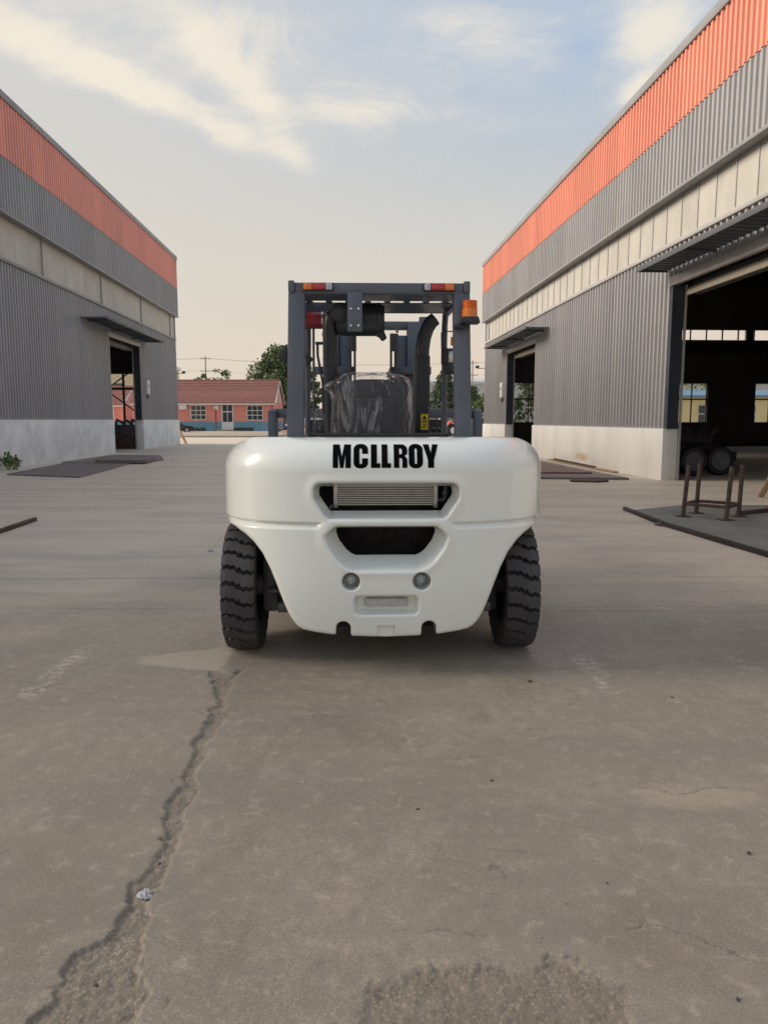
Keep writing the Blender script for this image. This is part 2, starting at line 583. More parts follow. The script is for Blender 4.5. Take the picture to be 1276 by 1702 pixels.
for k in range(12):
    x0, y0 = rng.uniform(-2.4, 2.4), rng.uniform(1.7, 6.5)
    an = rng.normal(0, 0.5) + (math.pi if rng.random() < 0.5 else 0)
    L0 = []
    for q in range(rng.integers(3, 7)):
        L0.append((x0, y0))
        an += rng.normal(0, 0.45)
        x0 += math.cos(an) * 0.11
        y0 += math.sin(an) * 0.11
    lines.append(L0)
for L_ in lines:
    w = 0.004 + 0.0035 * GY * 0.25
    la = np.array(L_)
    r0, r1 = np.searchsorted(ys, [la[:, 1].min() - 0.12, la[:, 1].max() + 0.12])
    if r1 > r0:
        thin[r0:r1] = np.maximum(thin[r0:r1], np.clip(1 - ldist(AX[r0:r1], AY[r0:r1], L_) / w[r0:r1], 0, 1) * crk_n[r0:r1])
# slab joints right across the yard
for yj, kx in ((5.74, -0.02), (6.95, 0.01), (9.4, 0.03)):
    thin = np.maximum(thin, 0.85 * np.clip(1 - np.abs(GY - yj - kx * GX - 0.25 * wy) / (0.012 + 0.002 * GY), 0, 1) * np.clip(vn1(GX, GY, 2.5, 3) * 4 - 1.1, 0.15, 1))
thin = np.maximum(thin, 0.55 * np.clip(1 - lip / 0.009, 0, 1) * (vn2(GX, GY, 5, 2) > 0.40) * (GY > 1.3))
thin = np.maximum(thin, 0.7 * np.clip(1 - lip2 / 0.008, 0, 1) * (vn2(GX, GY, 6, 2) > 0.45))
Zg -= near * np.clip(thin, 0, 1) * 0.004
# lumpy wear
Zg += near * (vn1(GX, GY, 1.2, 3) - 0.5) * 0.012 + near * (rough2 - 0.5) * 0.0012

# pale scuffs left by tyre lugs
trk = np.zeros_like(GX)
for (p0, p1, w0) in [(st(30, 1168), st(165, 1060), 0.08), (st(955, 1085), st(1030, 1158), 0.085), (st(1200, 1085), st(1262, 1118), 0.07)]:
    dx, dy = p1[0] - p0[0], p1[1] - p0[1]
    L_ = math.hypot(dx, dy)
    dx, dy = dx / L_, dy / L_
    a = (GX - p0[0]) * dx + (GY - p0[1]) * dy
    b = (GX - p0[0]) * -dy + (GY - p0[1]) * dx
    m_ = np.clip((w0 - np.abs(b)) / 0.03, 0, 1) * np.clip(a / 0.12, 0, 1) * np.clip((L_ - a) / 0.12, 0, 1)
    bars = 0.5 + 0.5 * np.sin((a + np.abs(b) * 0.5) * 78 + 5.0 * vn1(GX, GY, 7, 3))
    trk = np.maximum(trk, m_ * (0.45 + 0.55 * np.clip((bars - 0.35) * 3, 0, 1)) * np.clip(vn3(GX, GY, 9, 4, 0.65) * 4.0 - 1.55, 0, 1))
    Zg -= near * m_ * (bars < 0.4) * 0.002

nr, nc = GX.shape
me = bpy.data.meshes.new('ground')
verts = np.stack([GX, GY, Zg], -1).reshape(-1, 3).astype(np.float32)
ii = np.arange(nr * nc).reshape(nr, nc)
faces = np.stack([ii[:-1, :-1], ii[:-1, 1:], ii[1:, 1:], ii[1:, :-1]], -1).reshape(-1, 4)
me.vertices.add(len(verts))
me.vertices.foreach_set('co', verts.ravel())
me.loops.add(faces.size)
me.loops.foreach_set('vertex_index', faces.ravel().astype(np.int32))
me.polygons.add(len(faces))
me.polygons.foreach_set('loop_start', np.arange(0, faces.size, 4, dtype=np.int32))
me.update(calc_edges=True)
me.polygons.foreach_set('use_smooth', [True] * len(me.polygons))
for nm, arr in (('agg', agg_m * near), ('scaled', np.maximum(inner(sd_s, 0.03), 0.5 * inner(sd_t, 0.05)) * near), ('crack', np.clip(thin, 0, 1)), ('scuff', trk)):
    at_ = me.attributes.new(nm, 'FLOAT', 'POINT')
    at_.data.foreach_set('value', arr.ravel().astype(np.float32))


def ground_mat():
    m = bpy.data.materials.new('worn_concrete')
    m.use_nodes = True
    t = NT(m.node_tree)
    b = t.n['Principled BSDF']
    tcn = t.new('ShaderNodeTexCoord')
    P = tcn.outputs['Object']

    def att(n):
        a = t.new('ShaderNodeAttribute')
        a.attribute_name = n
        return a.outputs['Fac']
    big = t.noise(P, 0.35, 6, 0.6, 0.3)
    streak = t.noise(t.mapping(P, rot=(0, 0, R(6)), scale=(0.35, 1.3, 1)), 1.1, 6, 0.62, 0.4)
    med = t.noise(P, 3.2, 7, 0.65, 0.5)
    fine = t.noise(P, 60, 4, 0.65)
    c = t.mix(t.mapr(big, 0.3, 0.7), (0.235, 0.211, 0.178, 1), (0.375, 0.330, 0.268, 1))
    c = t.mix(t.mapr(streak, 0.42, 0.66, 0, 0.8), c, (0.225, 0.207, 0.190, 1))
    c = t.mix(t.mapr(med, 0.50, 0.78, 0, 0.65), c, (0.46, 0.41, 0.34, 1))
    c = t.mix(t.mapr(t.noise(P, 1.6, 7, 0.65, 0.8), 0.53, 0.68, 0, 0.7), c, (0.225, 0.192, 0.145, 1))
    c = t.mix(t.mapr(fine, 0.30, 0.70, 0.0, 0.35), c, (0.22, 0.196, 0.168, 1))
    mot = t.noise(P, 13, 5, 0.7, 0.3)
    c = t.mix(t.mapr(mot, 0.51, 0.66, 0, 0.55), c, (0.215, 0.195, 0.170, 1))
    c = t.mix(t.mapr(mot, 0.47, 0.32, 0, 0.5), c, (0.47, 0.425, 0.355, 1))
    grit = t.noise(P, 170, 3, 0.7)
    c = t.mix(t.mapr(grit, 0.53, 0.64, 0, 0.6), c, (0.16, 0.14, 0.12, 1))
    c = t.mix(t.mapr(grit, 0.45, 0.33, 0, 0.5), c, (0.54, 0.49, 0.41, 1))
    # oil spots and small dark pits
    vo = t.new('ShaderNodeTexVoronoi')
    vo.inputs['Scale'].default_value = 11
    t.l.new(P, vo.inputs['Vector'])
    spot = t.math('MULTIPLY', t.mapr(vo.outputs['Distance'], 0.035, 0.075, 1, 0), t.mapr(t.noise(P, 2.0, 2), 0.50, 0.60))
    c = t.mix(t.math('MULTIPLY', spot, 0.65), c, (0.06, 0.055, 0.05, 1))
    v2 = t.new('ShaderNodeTexVoronoi')
    v2.inputs['Scale'].default_value = 33
    t.l.new(P, v2.inputs['Vector'])
    s2 = t.math('MULTIPLY', t.mapr(v2.outputs['Distance'], 0.06, 0.12, 1, 0), t.mapr(t.noise(P, 5.0, 2), 0.48, 0.60))
    c = t.mix(t.math('MULTIPLY', s2, 0.55), c, (0.10, 0.09, 0.08, 1))
    # exposed aggregate
    v3 = t.new('ShaderNodeTexVoronoi')
    v3.inputs['Scale'].default_value = 85
    t.l.new(P, v3.inputs['Vector'])
    stone = t.mix(t.mapr(t.dot(v3.outputs['Color'], (0.33, 0.33, 0.33)), 0.25, 0.75), (0.15, 0.128, 0.102, 1), (0.42, 0.37, 0.30, 1))
    stone = t.mix(t.mapr(v3.outputs['Distance'], 0.32, 0.55), stone, (0.19, 0.165, 0.132, 1))
    stone = t.mix(0.45, stone, t.mix(t.mapr(t.noise(P, 9, 5, 0.7), 0.35, 0.65), (0.165, 0.142, 0.113, 1), (0.30, 0.262, 0.208, 1)))
    ag = att('agg')
    c = t.mix(t.math('MULTIPLY', t.math('MULTIPLY', ag, t.mapr(t.noise(P, 7, 4, 0.65), 0.28, 0.5, 0.45, 1.0)), 0.9), c, stone)
    c = t.mix(t.math('MULTIPLY', att('scaled'), 0.6), c, (0.52, 0.45, 0.36, 1))
    c = t.mix(t.math('MULTIPLY', t.math('MULTIPLY', att('scuff'), t.mapr(t.noise(P, 22, 5, 0.7), 0.38, 0.62)), 0.85), c, (0.60, 0.555, 0.50, 1))
    # paler tone from the truck onwards, painted in to offset the left warehouse's shade
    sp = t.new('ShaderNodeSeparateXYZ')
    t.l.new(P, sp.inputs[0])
    shade_lift = t.mapr(t.math('ADD', sp.outputs['Y'], t.math('MULTIPLY', t.math('SUBTRACT', big, 0.5), 5.0)), 3.9, 9.0, 0, 0.8)
    c = t.mix(1.0, c, (0.82, 0.785, 0.73, 1), blend='MULTIPLY')
    c = t.mix(shade_lift, c, t.mix(t.mapr(streak, 0.4, 0.65), (0.68, 0.575, 0.455, 1), (0.52, 0.45, 0.37, 1)))
    c = t.mix(t.math('MULTIPLY', att('crack'), 0.75), c, (0.085, 0.072, 0.062, 1))
    t.l.new(c, b.inputs['Base Color'])
    b.inputs['Sheen Weight'].default_value = 0.18
    b.inputs['Sheen Roughness'].default_value = 0.5
    b.inputs['Sheen Tint'].default_value = (1.0, 0.9, 0.8, 1)
    t.l.new(t.mapr(med, 0.3, 0.7, 0.50, 0.72), b.inputs['Roughness'])
    b.inputs['Specular IOR Level'].default_value = 0.5
    bn = t.new('ShaderNodeBump')
    bn.inputs['Strength'].default_value = 0.65
    bn.inputs['Distance'].default_value = 0.006
    h = t.math('ADD', t.math('MULTIPLY', t.noise(P, 28, 6, 0.7), 0.6), t.math('MULTIPLY', t.math('MULTIPLY', v3.outputs['Distance'], ag), -0.5))
    h = t.math('ADD', h, t.math('MULTIPLY', s2, -0.6))
    t.l.new(h, bn.inputs['Height'])
    t.l.new(bn.outputs[0], b.inputs['Normal'])
    return m


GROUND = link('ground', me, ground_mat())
GROUND['kind'] = 'structure'
GROUND['label'] = 'worn cracked concrete yard between the two warehouses'

# ================================================================== the two warehouses
def sheet_mesh(name, sgn, ribs=4, h=0.07, m=None):
    """one trapezoid-ribbed steel sheet, 1 m wide (local y) and 1 m high, ribs towards the yard"""
    bm = bmesh.new()
    prof = []
    p = 1.0 / ribs
    for i in range(ribs):
        y = i * p
        prof += [(0, y), (0, y + p * 0.50), (h, y + p * 0.60), (h, y + p * 0.90)]
    prof.append((0, 1.0))
    A = [bm.verts.new((-sgn * d, y, 0)) for d, y in prof]
    B = [bm.verts.new((-sgn * d, y, 1)) for d, y in prof]
    for k in range(len(prof) - 1):
        f = (A[k], A[k + 1], B[k + 1], B[k])
        bm.faces.new(f if sgn < 0 else tuple(reversed(f)))
    me = bpy.data.meshes.new(name)
    bm.to_mesh(me)
    bm.free()
    me.materials.append(m)
    return me


def stain(m, c, sc, col):
    """a rust run soaked into the paint at one spot of the wall"""
    t = NT(m.node_tree)
    b = t.n['Principled BSDF']
    tcn = t.new('ShaderNodeTexCoord')
    mv = t.mapping(t.sub(tcn.outputs['Object'], c), scale=sc)
    q = t.math('ADD', t.dot(mv, mv), t.math('MULTIPLY', t.noise(tcn.outputs['Object'], 2.5, 5, 0.7), 1.6))
    src = b.inputs['Base Color'].links[0].from_socket
    t.l.new(t.mix(t.mapr(q, 0.75, 1.35, 0.75, 0.0), src, (*col, 1)), b.inputs['Base Color'])


stain(M['plinth_r'], (-0.12, 24.6, 0.30), (0.5, 0.8, 4.5), (0.62, 0.42, 0.20))


def warehouse(P):
    sg = P['sg']
    root = thing(P['name'], P['label'], 'warehouse', (P['x0'], 0, 0), math.atan(P['k']))
    S0, S1, D = P['S0'], P['S1'], P['D']
    zp, zb, zt, zo, H = P['zp'], P['zb'], P['zt'], P['zo'], P['H']

    def B(mb, d0, d1, s0, s1, z0, z1, bev=0.0):
        a, b = sorted((sg * d0, sg * d1))
        return mb.box(a, b, s0, s1, z0, z1, bev)
    doors = P['doors']                      # (s0, s1, ztop)
    # plinth pieces, one between each pair of doors
    cuts = [S0] + [v for d in doors for v in (d[0], d[1])] + [S1 + 0.05]
    for a, b in zip(cuts[0::2], cuts[1::2]):
        mb = MB()
        B(mb, -0.12, 0.26, a, b, -0.3, zp, 0.015)
        mb.build('plinth', M[P['plinth']], root)
        mb = MB()
        B(mb, -0.05, 0.02, a + 0.003, b - 0.003, zp + 0.001, zp + 0.05)
        mb.build('base_flashing', M['trim'], root)
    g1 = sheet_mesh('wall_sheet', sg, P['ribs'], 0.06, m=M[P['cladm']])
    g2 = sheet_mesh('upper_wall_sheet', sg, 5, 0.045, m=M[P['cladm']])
    g3 = sheet_mesh('parapet_sheet', sg, 5, 0.045, m=M[P['redm']])

    def row(name, me, a, b, z0, z1, d):
        n = max(1, round((b - a) / 1.0))
        w = (b - a) / n
        for i in range(n):
            link(name, me, None, root, (sg * d, a + i * w, z0), (1, w, z1 - z0))
    for a, b in zip(cuts[0::2], cuts[1::2]):
        row('wall_sheet', g1, a, min(b, S1), zp, zb, 0.0)
    for a, b, z in doors:
        row('wall_sheet', g1, a, b, z, zb, 0.0)
    row('upper_wall_sheet', g2, S0, S1 + 0.12, zt, zo, -0.16)
    row('parapet_sheet', g3, S0, S1 + 0.12, zo, H - 0.18, -0.18)
    # flashings along the band, the parapet cap and the corners
    for nm, d0, d1, z0, z1, mm, a, b in [('band_sill', -0.10, 0.10, zb - 0.06, zb + 0.05, P['sillm'], S0, S1), ('band_head', -0.24, 0.06, zt - 0.05, zt + 0.03, 'trim', S0, S1 + 0.15),
                                   ('parapet_cap', -0.26, 0.16, H - 0.20, H + 0.02, 'trim', S0, S1 + 0.2)]:
        mb = MB()
        B(mb, d0, d1, a, b, z0, z1, 0.008)
        mb.build(nm, M[mm], root)
    mb = MB()
    B(mb, -0.045, 0.12, S1, S1 + 0.06, zp + 0.05, zt)
    mb.build('corner_trim', M[P['cladm']], root)
    mb = MB()
    B(mb, -0.22, 0.0, S1 + 0.121, S1 + 0.16, zt + 0.03, zo)
    mb.build('corner_trim', M[P['cladm']], root)
    mb = MB()
    B(mb, -0.225, 0.0, S1 + 0.121, S1 + 0.165, zo + 0.002, H - 0.2)
    mb.build('corner_trim', M[P['redm']], root)
    # translucent window band
    bend = S1 - P['band_gap']
    n = round((bend - S0) / P['pitch'])
    w = (bend - S0) / n
    pm = None
    for i in range(n):
        a = S0 + i * w
        if pm is None:
            mb = MB()
            B(mb, 0.045, 0.06, 0, w - 0.012, zb + 0.05, zt - 0.05)
            pm = mb.mesh('window_panel')
            pm.materials.append(M['fibre'])
        link('window_panel', pm, None, root, (0, a + 0.006, 0))
    mm_ = None
    st = P['mull']
    for i in range(0, n + 1, st):
        if mm_ is None:
            mb = MB()
            B(mb, P['mull_d'], 0.05, -P['mull_w'] / 2, P['mull_w'] / 2, zb + 0.04, zt - 0.04, 0.004)
            mm_ = mb.mesh('mullion')
            mm_.materials.append(M[P['mullm']])
        link('mullion', mm_, None, root, (0, bend - i * w, 0))
    mb = MB()
    B(mb, 0.0, 0.08, bend + 0.04, S1, zb + 0.05, zt - 0.05)
    mb.build('band_end_panel', M[P['cladm']], root)
    # backing behind the band, roof, far side and near end: keep the hall dark
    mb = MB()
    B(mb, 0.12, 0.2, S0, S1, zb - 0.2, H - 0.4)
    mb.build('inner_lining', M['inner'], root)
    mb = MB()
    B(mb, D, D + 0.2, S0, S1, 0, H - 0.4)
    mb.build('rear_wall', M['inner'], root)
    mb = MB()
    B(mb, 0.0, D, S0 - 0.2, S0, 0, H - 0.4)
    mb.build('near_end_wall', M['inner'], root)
    mb = MB()
    zr = H - 0.5
    mb.prism([(sg * 0.17, zr), (sg * D / 2, zr + 0.45), (sg * D, zr), (sg * D, zr + 0.12), (sg * D / 2, zr + 0.57), (sg * 0.17, zr + 0.12)], S0, S1, 'y')
    mb.build('roof', M['roof_sheet'], root)
    # portal frames inside
    s = S1 - 0.6
    while s > S0:
        if not any(d[0] - 0.1 < s < d[1] + 0.1 for d in doors):
            mb = MB()
            B(mb, 0.36, 0.62, s - 0.12, s + 0.12, 0, H - 0.7)
            B(mb, 0.36, D - 0.1, s - 0.1, s + 0.1, H - 1.2, H - 0.7)
            mb.build('portal_frame', M['steel_beam'], root)
        s -= 6.2
    # far end wall around its openings (d0, d1, z0, z1)
    ops = P['end_open']
    ds = sorted({0.0, D} | {v for o in ops for v in o[:2]})
    for a, b in zip(ds[:-1], ds[1:]):
        hol = sorted([(o[2], o[3]) for o in ops if o[0] <= a + 1e-6 and o[1] >= b - 1e-6])
        z = 0.0
        segs = []
        for z0, z1 in hol:
            if z0 > z:
                segs.append((z, z0))
            z = z1
        segs.append((z, H - 0.02))
        for z0, z1 in segs:
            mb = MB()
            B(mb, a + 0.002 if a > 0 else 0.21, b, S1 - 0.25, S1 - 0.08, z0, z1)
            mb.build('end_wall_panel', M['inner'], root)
    # doors: jambs, head, rolled shutter, canopy
    for a, b, z in doors:
        mb = MB()
        B(mb, -0.02, 0.24, b - 0.03, b + 0.10, zp + 0.002, z)
        B(mb, -0.055, 0.0, b - 0.05, b + 0.13, zp + 0.002, z)
        mb.build('door_jamb', M['door_dark'], root)
        mb = MB()
        B(mb, -0.02, 0.55, a - 0.10, a + 0.03, zp + 0.002, z)
        mb.build('door_jamb', M['door_dark'], root)
        for q, e in ((a, 0.03), (b, -0.03)):
            mb = MB()
            B(mb, 0.265, 0.31, q + e - 0.03, q + e + 0.03, 0.0, z)
            mb.build('shutter_track', M['trim_light'], root)
        mb = MB()
        B(mb, -0.07, 0.05, a - 0.15, b + 0.15, z - 0.02, z + 0.20, 0.005)
        mb.build('door_head', M['trim_light'], root)
        mb = MB()
        mb.tube([(sg * 0.55, a + 0.06, z - 0.05), (sg * 0.55, b - 0.06, z - 0.05)], 0.19, 16)
        sh = mb.build('rolled_shutter', M['shutter_dark'], root)
        mb = MB()
        B(mb, 0.27, 0.33, a + 0.07, b - 0.07, z - 0.26, z - 0.1, 0.01)
        mb.build('shutter_bottom_bar', M[P['shutm']], sh)
    for a, b, z, pr in P['canopies']:
        mb = MB()
        nr = int((b - a) / 0.25)
        w2 = (b - a) / nr
        top = []
        for i in range(nr):
            y = a + i * w2
            top += [(y, 0), (y + w2 * 0.55, 0), (y + w2 * 0.65, 0.03), (y + w2 * 0.9, 0.03)]
        top.append((b, 0))
        A = [mb.bm.verts.new((-sg * 0.06, y, z + q)) for y, q in top]
        C = [mb.bm.verts.new((-sg * pr, y, z + 0.03 + q)) for y, q in top]
        for k in range(len(top) - 1):
            mb.bm.faces.new((A[k], A[k + 1], C[k + 1], C[k]))
        bmesh.ops.solidify(mb.bm, geom=list(mb.bm.faces), thickness=0.012)
        cn = mb.build('canopy', M['canopy'], root)
        mb = MB()
        B(mb, -pr - 0.012, -pr + 0.012, a - 0.02, b + 0.02, z - 0.04, z + 0.075, 0.004)
        for q in (a, b):
            B(mb, -pr + 0.012, -0.05, q - 0.02, q + 0.02, z - 0.03, z + 0.025)
        mb.build('canopy_frame', M['canopy'], cn)
        k = a + 0.8
        while k < b:
            mb = MB()
            mb.bar((-sg * 0.06, k, z - 0.04), (-sg * (pr - 0.02), k, z - 0.01), 0.05, 0.06)
            mb.build('canopy_bracket', M['canopy'], cn)
            k += 3.2
    return root, B


L_ROOT, LB = warehouse(dict(
    name='warehouse', label='long grey warehouse with faded red parapet band on the left, one tall open doorway', sg=-1, x0=-10.66, k=0.048, S0=6.0, S1=46.7, D=20.0,  # unseen near end stops short to let sun onto the foreground
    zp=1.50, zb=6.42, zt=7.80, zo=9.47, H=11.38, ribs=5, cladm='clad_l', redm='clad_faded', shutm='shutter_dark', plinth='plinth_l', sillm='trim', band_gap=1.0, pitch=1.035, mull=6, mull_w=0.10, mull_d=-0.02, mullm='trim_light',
    doors=[(33.7, 38.5, 5.22)], canopies=[(30.2, 39.6, 5.55, 1.05)],
    end_open=[(2.0, 7.6, 0.0, 4.3)]))
R_ROOT, RB = warehouse(dict(
    name='warehouse', label='grey ribbed warehouse with bright orange parapet on the right, large open door', sg=1, x0=8.1, k=0.058, S0=2.0, S1=42.0, D=23.0,
    zp=1.28, zb=5.72, zt=6.87, zo=8.39, H=10.05, ribs=4, cladm='clad', redm='clad_red', shutm='shutter', plinth='plinth_r', sillm='trim_light', band_gap=0.7, pitch=0.82, mull=1, mull_w=0.035, mull_d=0.025, mullm='trim_light',
    doors=[(10.8, 18.5, 4.75), (31.2, 36.4, 4.68)], canopies=[(9.2, 18.8, 5.12, 0.82), (29.2, 37.6, 5.02, 0.95)],
    end_open=[(1.5, 3.3, 1.3, 3.6), (6.2, 8.0, 1.3, 3.6), (10.2, 10.85, 5.95, 6.5), (10.85, 12.65, 1.3, 3.6), (10.85, 12.65, 5.95, 6.5), (12.65, 14.7, 5.95, 6.5),
                   (15.1, 15.4, 5.95, 6.5), (15.4, 17.2, 1.3, 3.6), (15.4, 17.2, 5.95, 6.5), (17.2, 20.5, 5.95, 6.5)]))

# end-wall windows of the right hall: frame with a cross of bars and four panes each
for d0, d1 in [(1.5, 3.3), (6.2, 8.0), (10.85, 12.65), (15.4, 17.2)]:
    mb = MB()
    y = 42.0 - 0.16
    for a, b in ((d0, d0 + 0.06), (d1 - 0.06, d1), ((d0 + d1) / 2 - 0.03, (d0 + d1) / 2 + 0.03)):
        mb.box(a, b, y - 0.04, y + 0.04, 1.3, 3.6)
    for a, b in ((1.3, 1.37), (3.53, 3.6), (2.62, 2.70)):
        mb.box(d0 + 0.06, (d0 + d1) / 2 - 0.03, y - 0.04, y + 0.04, a, b)
        mb.box((d0 + d1) / 2 + 0.03, d1 - 0.06, y - 0.04, y + 0.04, a, b)
    w = mb.build('window_frame', M['steel_beam'], R_ROOT)
    for a, b in ((d0 + 0.06, (d0 + d1) / 2 - 0.03), ((d0 + d1) / 2 + 0.03, d1 - 0.06)):
        for z0, z1 in ((1.37, 2.62), (2.70, 3.53)):
            MB().box(a, b, y - 0.004, y + 0.004, z0, z1).build('pane', M['glass'], w)
mb = MB()
for d in np.arange(10.6, 20.5, 0.92):
    mb.box(d - 0.025, d + 0.025, 41.8, 41.9, 5.95, 6.5)
mb.box(10.0, 20.6, 41.5, 41.75, 5.2, 5.6)
mb.build('clerestory_bars', M['steel_beam'], R_ROOT)
# bracing in the open end of the left hall
mb = MB()
for p, q, w in [((-2.0, 46.4, 3.4), (-7.6, 46.4, 3.4), 0.14), ((-3.15, 46.42, 0), (-3.15, 46.42, 4.3), 0.12), ((-4.2, 46.36, 3.35), (-2.3, 46.36, 4.7), 0.07), ((-4.2, 46.36, 3.3), (-2.1, 46.36, 1.75), 0.07)]:
    mb.bar(p, q, w, w)
mb.build('end_bracing', M['steel_beam'], L_ROOT)
# cameras and meter boxes on the walls
for root, sg, s, zc, cor in ((L_ROOT, -1, 39.4, 2.85, 46.65), (R_ROOT, 1, 37.0, 2.6, 41.95)):
    mb = MB()
    mb.box(*sorted((-sg * 0.035, -sg * 0.17)), s, s + 0.42, zc, zc + 0.72, 0.01)
    bx = mb.build('meter_box', M['white_box'], root)
    MB().box(*sorted((-sg * 0.06, -sg * 0.15)), s + 0.1, s + 0.32, zc - 0.2, zc - 0.06, 0.01).build('socket', M['machine'], bx)
    MB().box(*sorted((-sg * 0.172, -sg * 0.18)), s + 0.12, s + 0.3, zc + 0.35, zc + 0.5).build('box_window', M['trim'], bx)
    mb = MB()
    mb.tube([(-sg * 0.04, cor, 4.35), (-sg * 0.45, cor + 0.1, 4.35)], 0.018, 8)
    mb.box(*sorted((-sg * 0.38, -sg * 0.56)), cor - 0.02, cor + 0.25, 4.36, 4.5, 0.02)
    c = mb.build('security_camera', M['machine'], root)

# ================================================================== the forklift
M['paint_white'] = mat('white_gloss_paint', (0.85, 0.872, 0.815), 0.34, 0.0, 0.006, 1.5, coat=1.0, coat_r=0.14, bump=0.05, bscale=6)
M['paint_slate'] = mat('slate_satin_paint', (0.088, 0.102, 0.13), 0.42, 0.0, 0.08, 3.0, coat=0.15)
M['paint_black'] = mat('black_satin', (0.022, 0.025, 0.031), 0.4, 0.0, 0.2, 5.0)
M['void'] = mat('matt_black', (0.008, 0.008, 0.01), 0.8, 0.0, 0.2, 5.0)
M['tyre'] = mat('tyre_rubber', (0.052, 0.050, 0.052), 0.7, 0.0, 0.18, 7.0, bump=0.15, bscale=120, dirt=(0.095, 0.088, 0.08), dirt_scale=5, dirt_lo=0.5, dirt_hi=0.85)
M['alu'] = mat('aluminium_fins', (0.50, 0.50, 0.50), 0.35, 0.7, 0.1, 20)
M['chrome'] = mat('zinc_bolt', (0.65, 0.65, 0.66), 0.3, 0.8, 0.1, 20)
M['red_paint'] = mat('dark_red_paint', (0.33, 0.04, 0.055), 0.3, 0.0, 0.1, 8)
M['lens_red'] = mat('red_lens', (0.42, 0.02, 0.03), 0.2, 0.0, 0.12, 60, coat=0.5)
M['lens_amber'] = mat('amber_lens', (0.72, 0.17, 0.015), 0.2, 0.0, 0.15, 60, coat=0.5)
M['lens_clear'] = mat('clear_lens', (0.42, 0.46, 0.48), 0.15, 0.0, 0.3, 70, coat=0.5)
M['print_black'] = mat('black_vinyl', (0.002, 0.002, 0.002), 0.8, 0.0, 0.05, 10, spec=0.08)
M['sticker'] = mat('yellow_sticker', (0.72, 0.50, 0.02), 0.4, 0.0, 0.05, 10)
M['seat'] = mat('black_seat_cloth', (0.03, 0.033, 0.04), 0.7, 0.0, 0.3, 30, bump=0.1, bscale=150)
M['casting'] = mat('bare_casting', (0.50, 0.50, 0.47), 0.6, 0.0, 0.15, 25, bump=0.4, bscale=60)


def film_mat():
    m = bpy.data.materials.new('clear_plastic_film')
    m.use_nodes = True
    t = NT(m.node_tree)
    t.n.remove(t.n['Principled BSDF'])
    tcn = t.new('ShaderNodeTexCoord')
    nz = t.noise(t.mapping(tcn.outputs['Object'], scale=(1.0, 1.0, 0.30)), 12, 5, 0.6, 1.0)
    bn = t.new('ShaderNodeBump')
    bn.inputs['Strength'].default_value = 0.8
    bn.inputs['Distance'].default_value = 0.02
    t.l.new(nz, bn.inputs['Height'])
    tr = t.new('ShaderNodeBsdfTransparent')
    tr.inputs[0].default_value = (0.95, 0.95, 0.96, 1)
    gl = t.new('ShaderNodeBsdfGlossy')
    gl.inputs['Roughness'].default_value = 0.05
    t.l.new(bn.outputs[0], gl.inputs['Normal'])
    df = t.new('ShaderNodeBsdfTranslucent')
    df.inputs[0].default_value = (0.8, 0.8, 0.82, 1)
    d2 = t.new('ShaderNodeBsdfDiffuse')
    d2.inputs[0].default_value = (0.75, 0.75, 0.77, 1)
    ad = t.new('ShaderNodeMixShader')
    t.l.new(df.outputs[0], ad.inputs[1])
    t.l.new(d2.outputs[0], ad.inputs[2])
    lw = t.new('ShaderNodeLayerWeight')
    lw.inputs[0].default_value = 0.35
    t.l.new(bn.outputs[0], lw.inputs['Normal'])
    m1 = t.new('ShaderNodeMixShader')
    t.l.new(t.mapr(lw.outputs['Facing'], 0.12, 1.0, 0.02, 0.60), m1.inputs[0])
    t.l.new(tr.outputs[0], m1.inputs[1])
    t.l.new(gl.outputs[0], m1.inputs[2])
    m2 = t.new('ShaderNodeMixShader')
    t.l.new(t.mapr(nz, 0.52, 0.68, 0.015, 0.5), m2.inputs[0])  # whitish streaks along the folds are painted-in highlights
    t.l.new(m1.outputs[0], m2.inputs[1])
    t.l.new(ad.outputs[0], m2.inputs[2])
    t.l.new(m2.outputs[0], t.n['Material Output'].inputs[0])
    return m


M['film'] = film_mat()


def perf_mat():
    """black steel with rows of punched holes too fine to model"""
    m = mat('perforated_steel', (0.022, 0.026, 0.034), 0.45, 0.0, 0.15, 5)
    t = NT(m.node_tree)
    b = t.n['Principled BSDF']
    tcn = t.new('ShaderNodeTexCoord')
    vo = t.new('ShaderNodeTexVoronoi')
    vo.inputs['Scale'].default_value = 62
    vo.inputs['Randomness'].default_value = 0.0
    t.l.new(t.mapping(tcn.outputs['Object'], rot=(0, R(45), 0), scale=(1, 0.001, 1)), vo.inputs['Vector'])
    src = b.inputs['Base Color'].links[0].from_socket
    t.l.new(t.mix(t.mapr(vo.outputs['Distance'], 0.30, 0.36), (0.002, 0.002, 0.003, 1), src), b.inputs['Base Color'])
    return m


M['perf'] = perf_mat()

FL = thing('forklift', 'white heavy forklift seen from behind with dark overhead guard and amber beacon', 'forklift', (0.014, 4.18, 0), R(1.6))


# ---- counterweight as a cast solid (distance field meshed on a grid)
def poly_sdf(px, pz, pts):
    d = np.full(np.broadcast(px, pz).shape, 1e9, np.float32)
    s = np.ones(d.shape, np.float32)
    n = len(pts)
    for i in range(n):
        xi, zi = pts[i]
        xj, zj = pts[i - 1]
        ex, ez = xj - xi, zj - zi
        wx, wz = px - xi, pz - zi
        t = np.clip((wx * ex + wz * ez) / (ex * ex + ez * ez), 0, 1)
        bx, bz = wx - ex * t, wz - ez * t
        d = np.minimum(d, bx * bx + bz * bz)
        c1, c2, c3 = pz >= zi, pz < zj, ex * wz > ez * wx
        f = (c1 & c2 & c3) | (~c1 & ~c2 & ~c3)
        s = np.where(f, -s, s)
    return s * np.sqrt(d)


def smax(a, b, k):
    h = np.maximum(k - np.abs(a - b), 0) / k
    return np.maximum(a, b) + h * h * k * 0.25


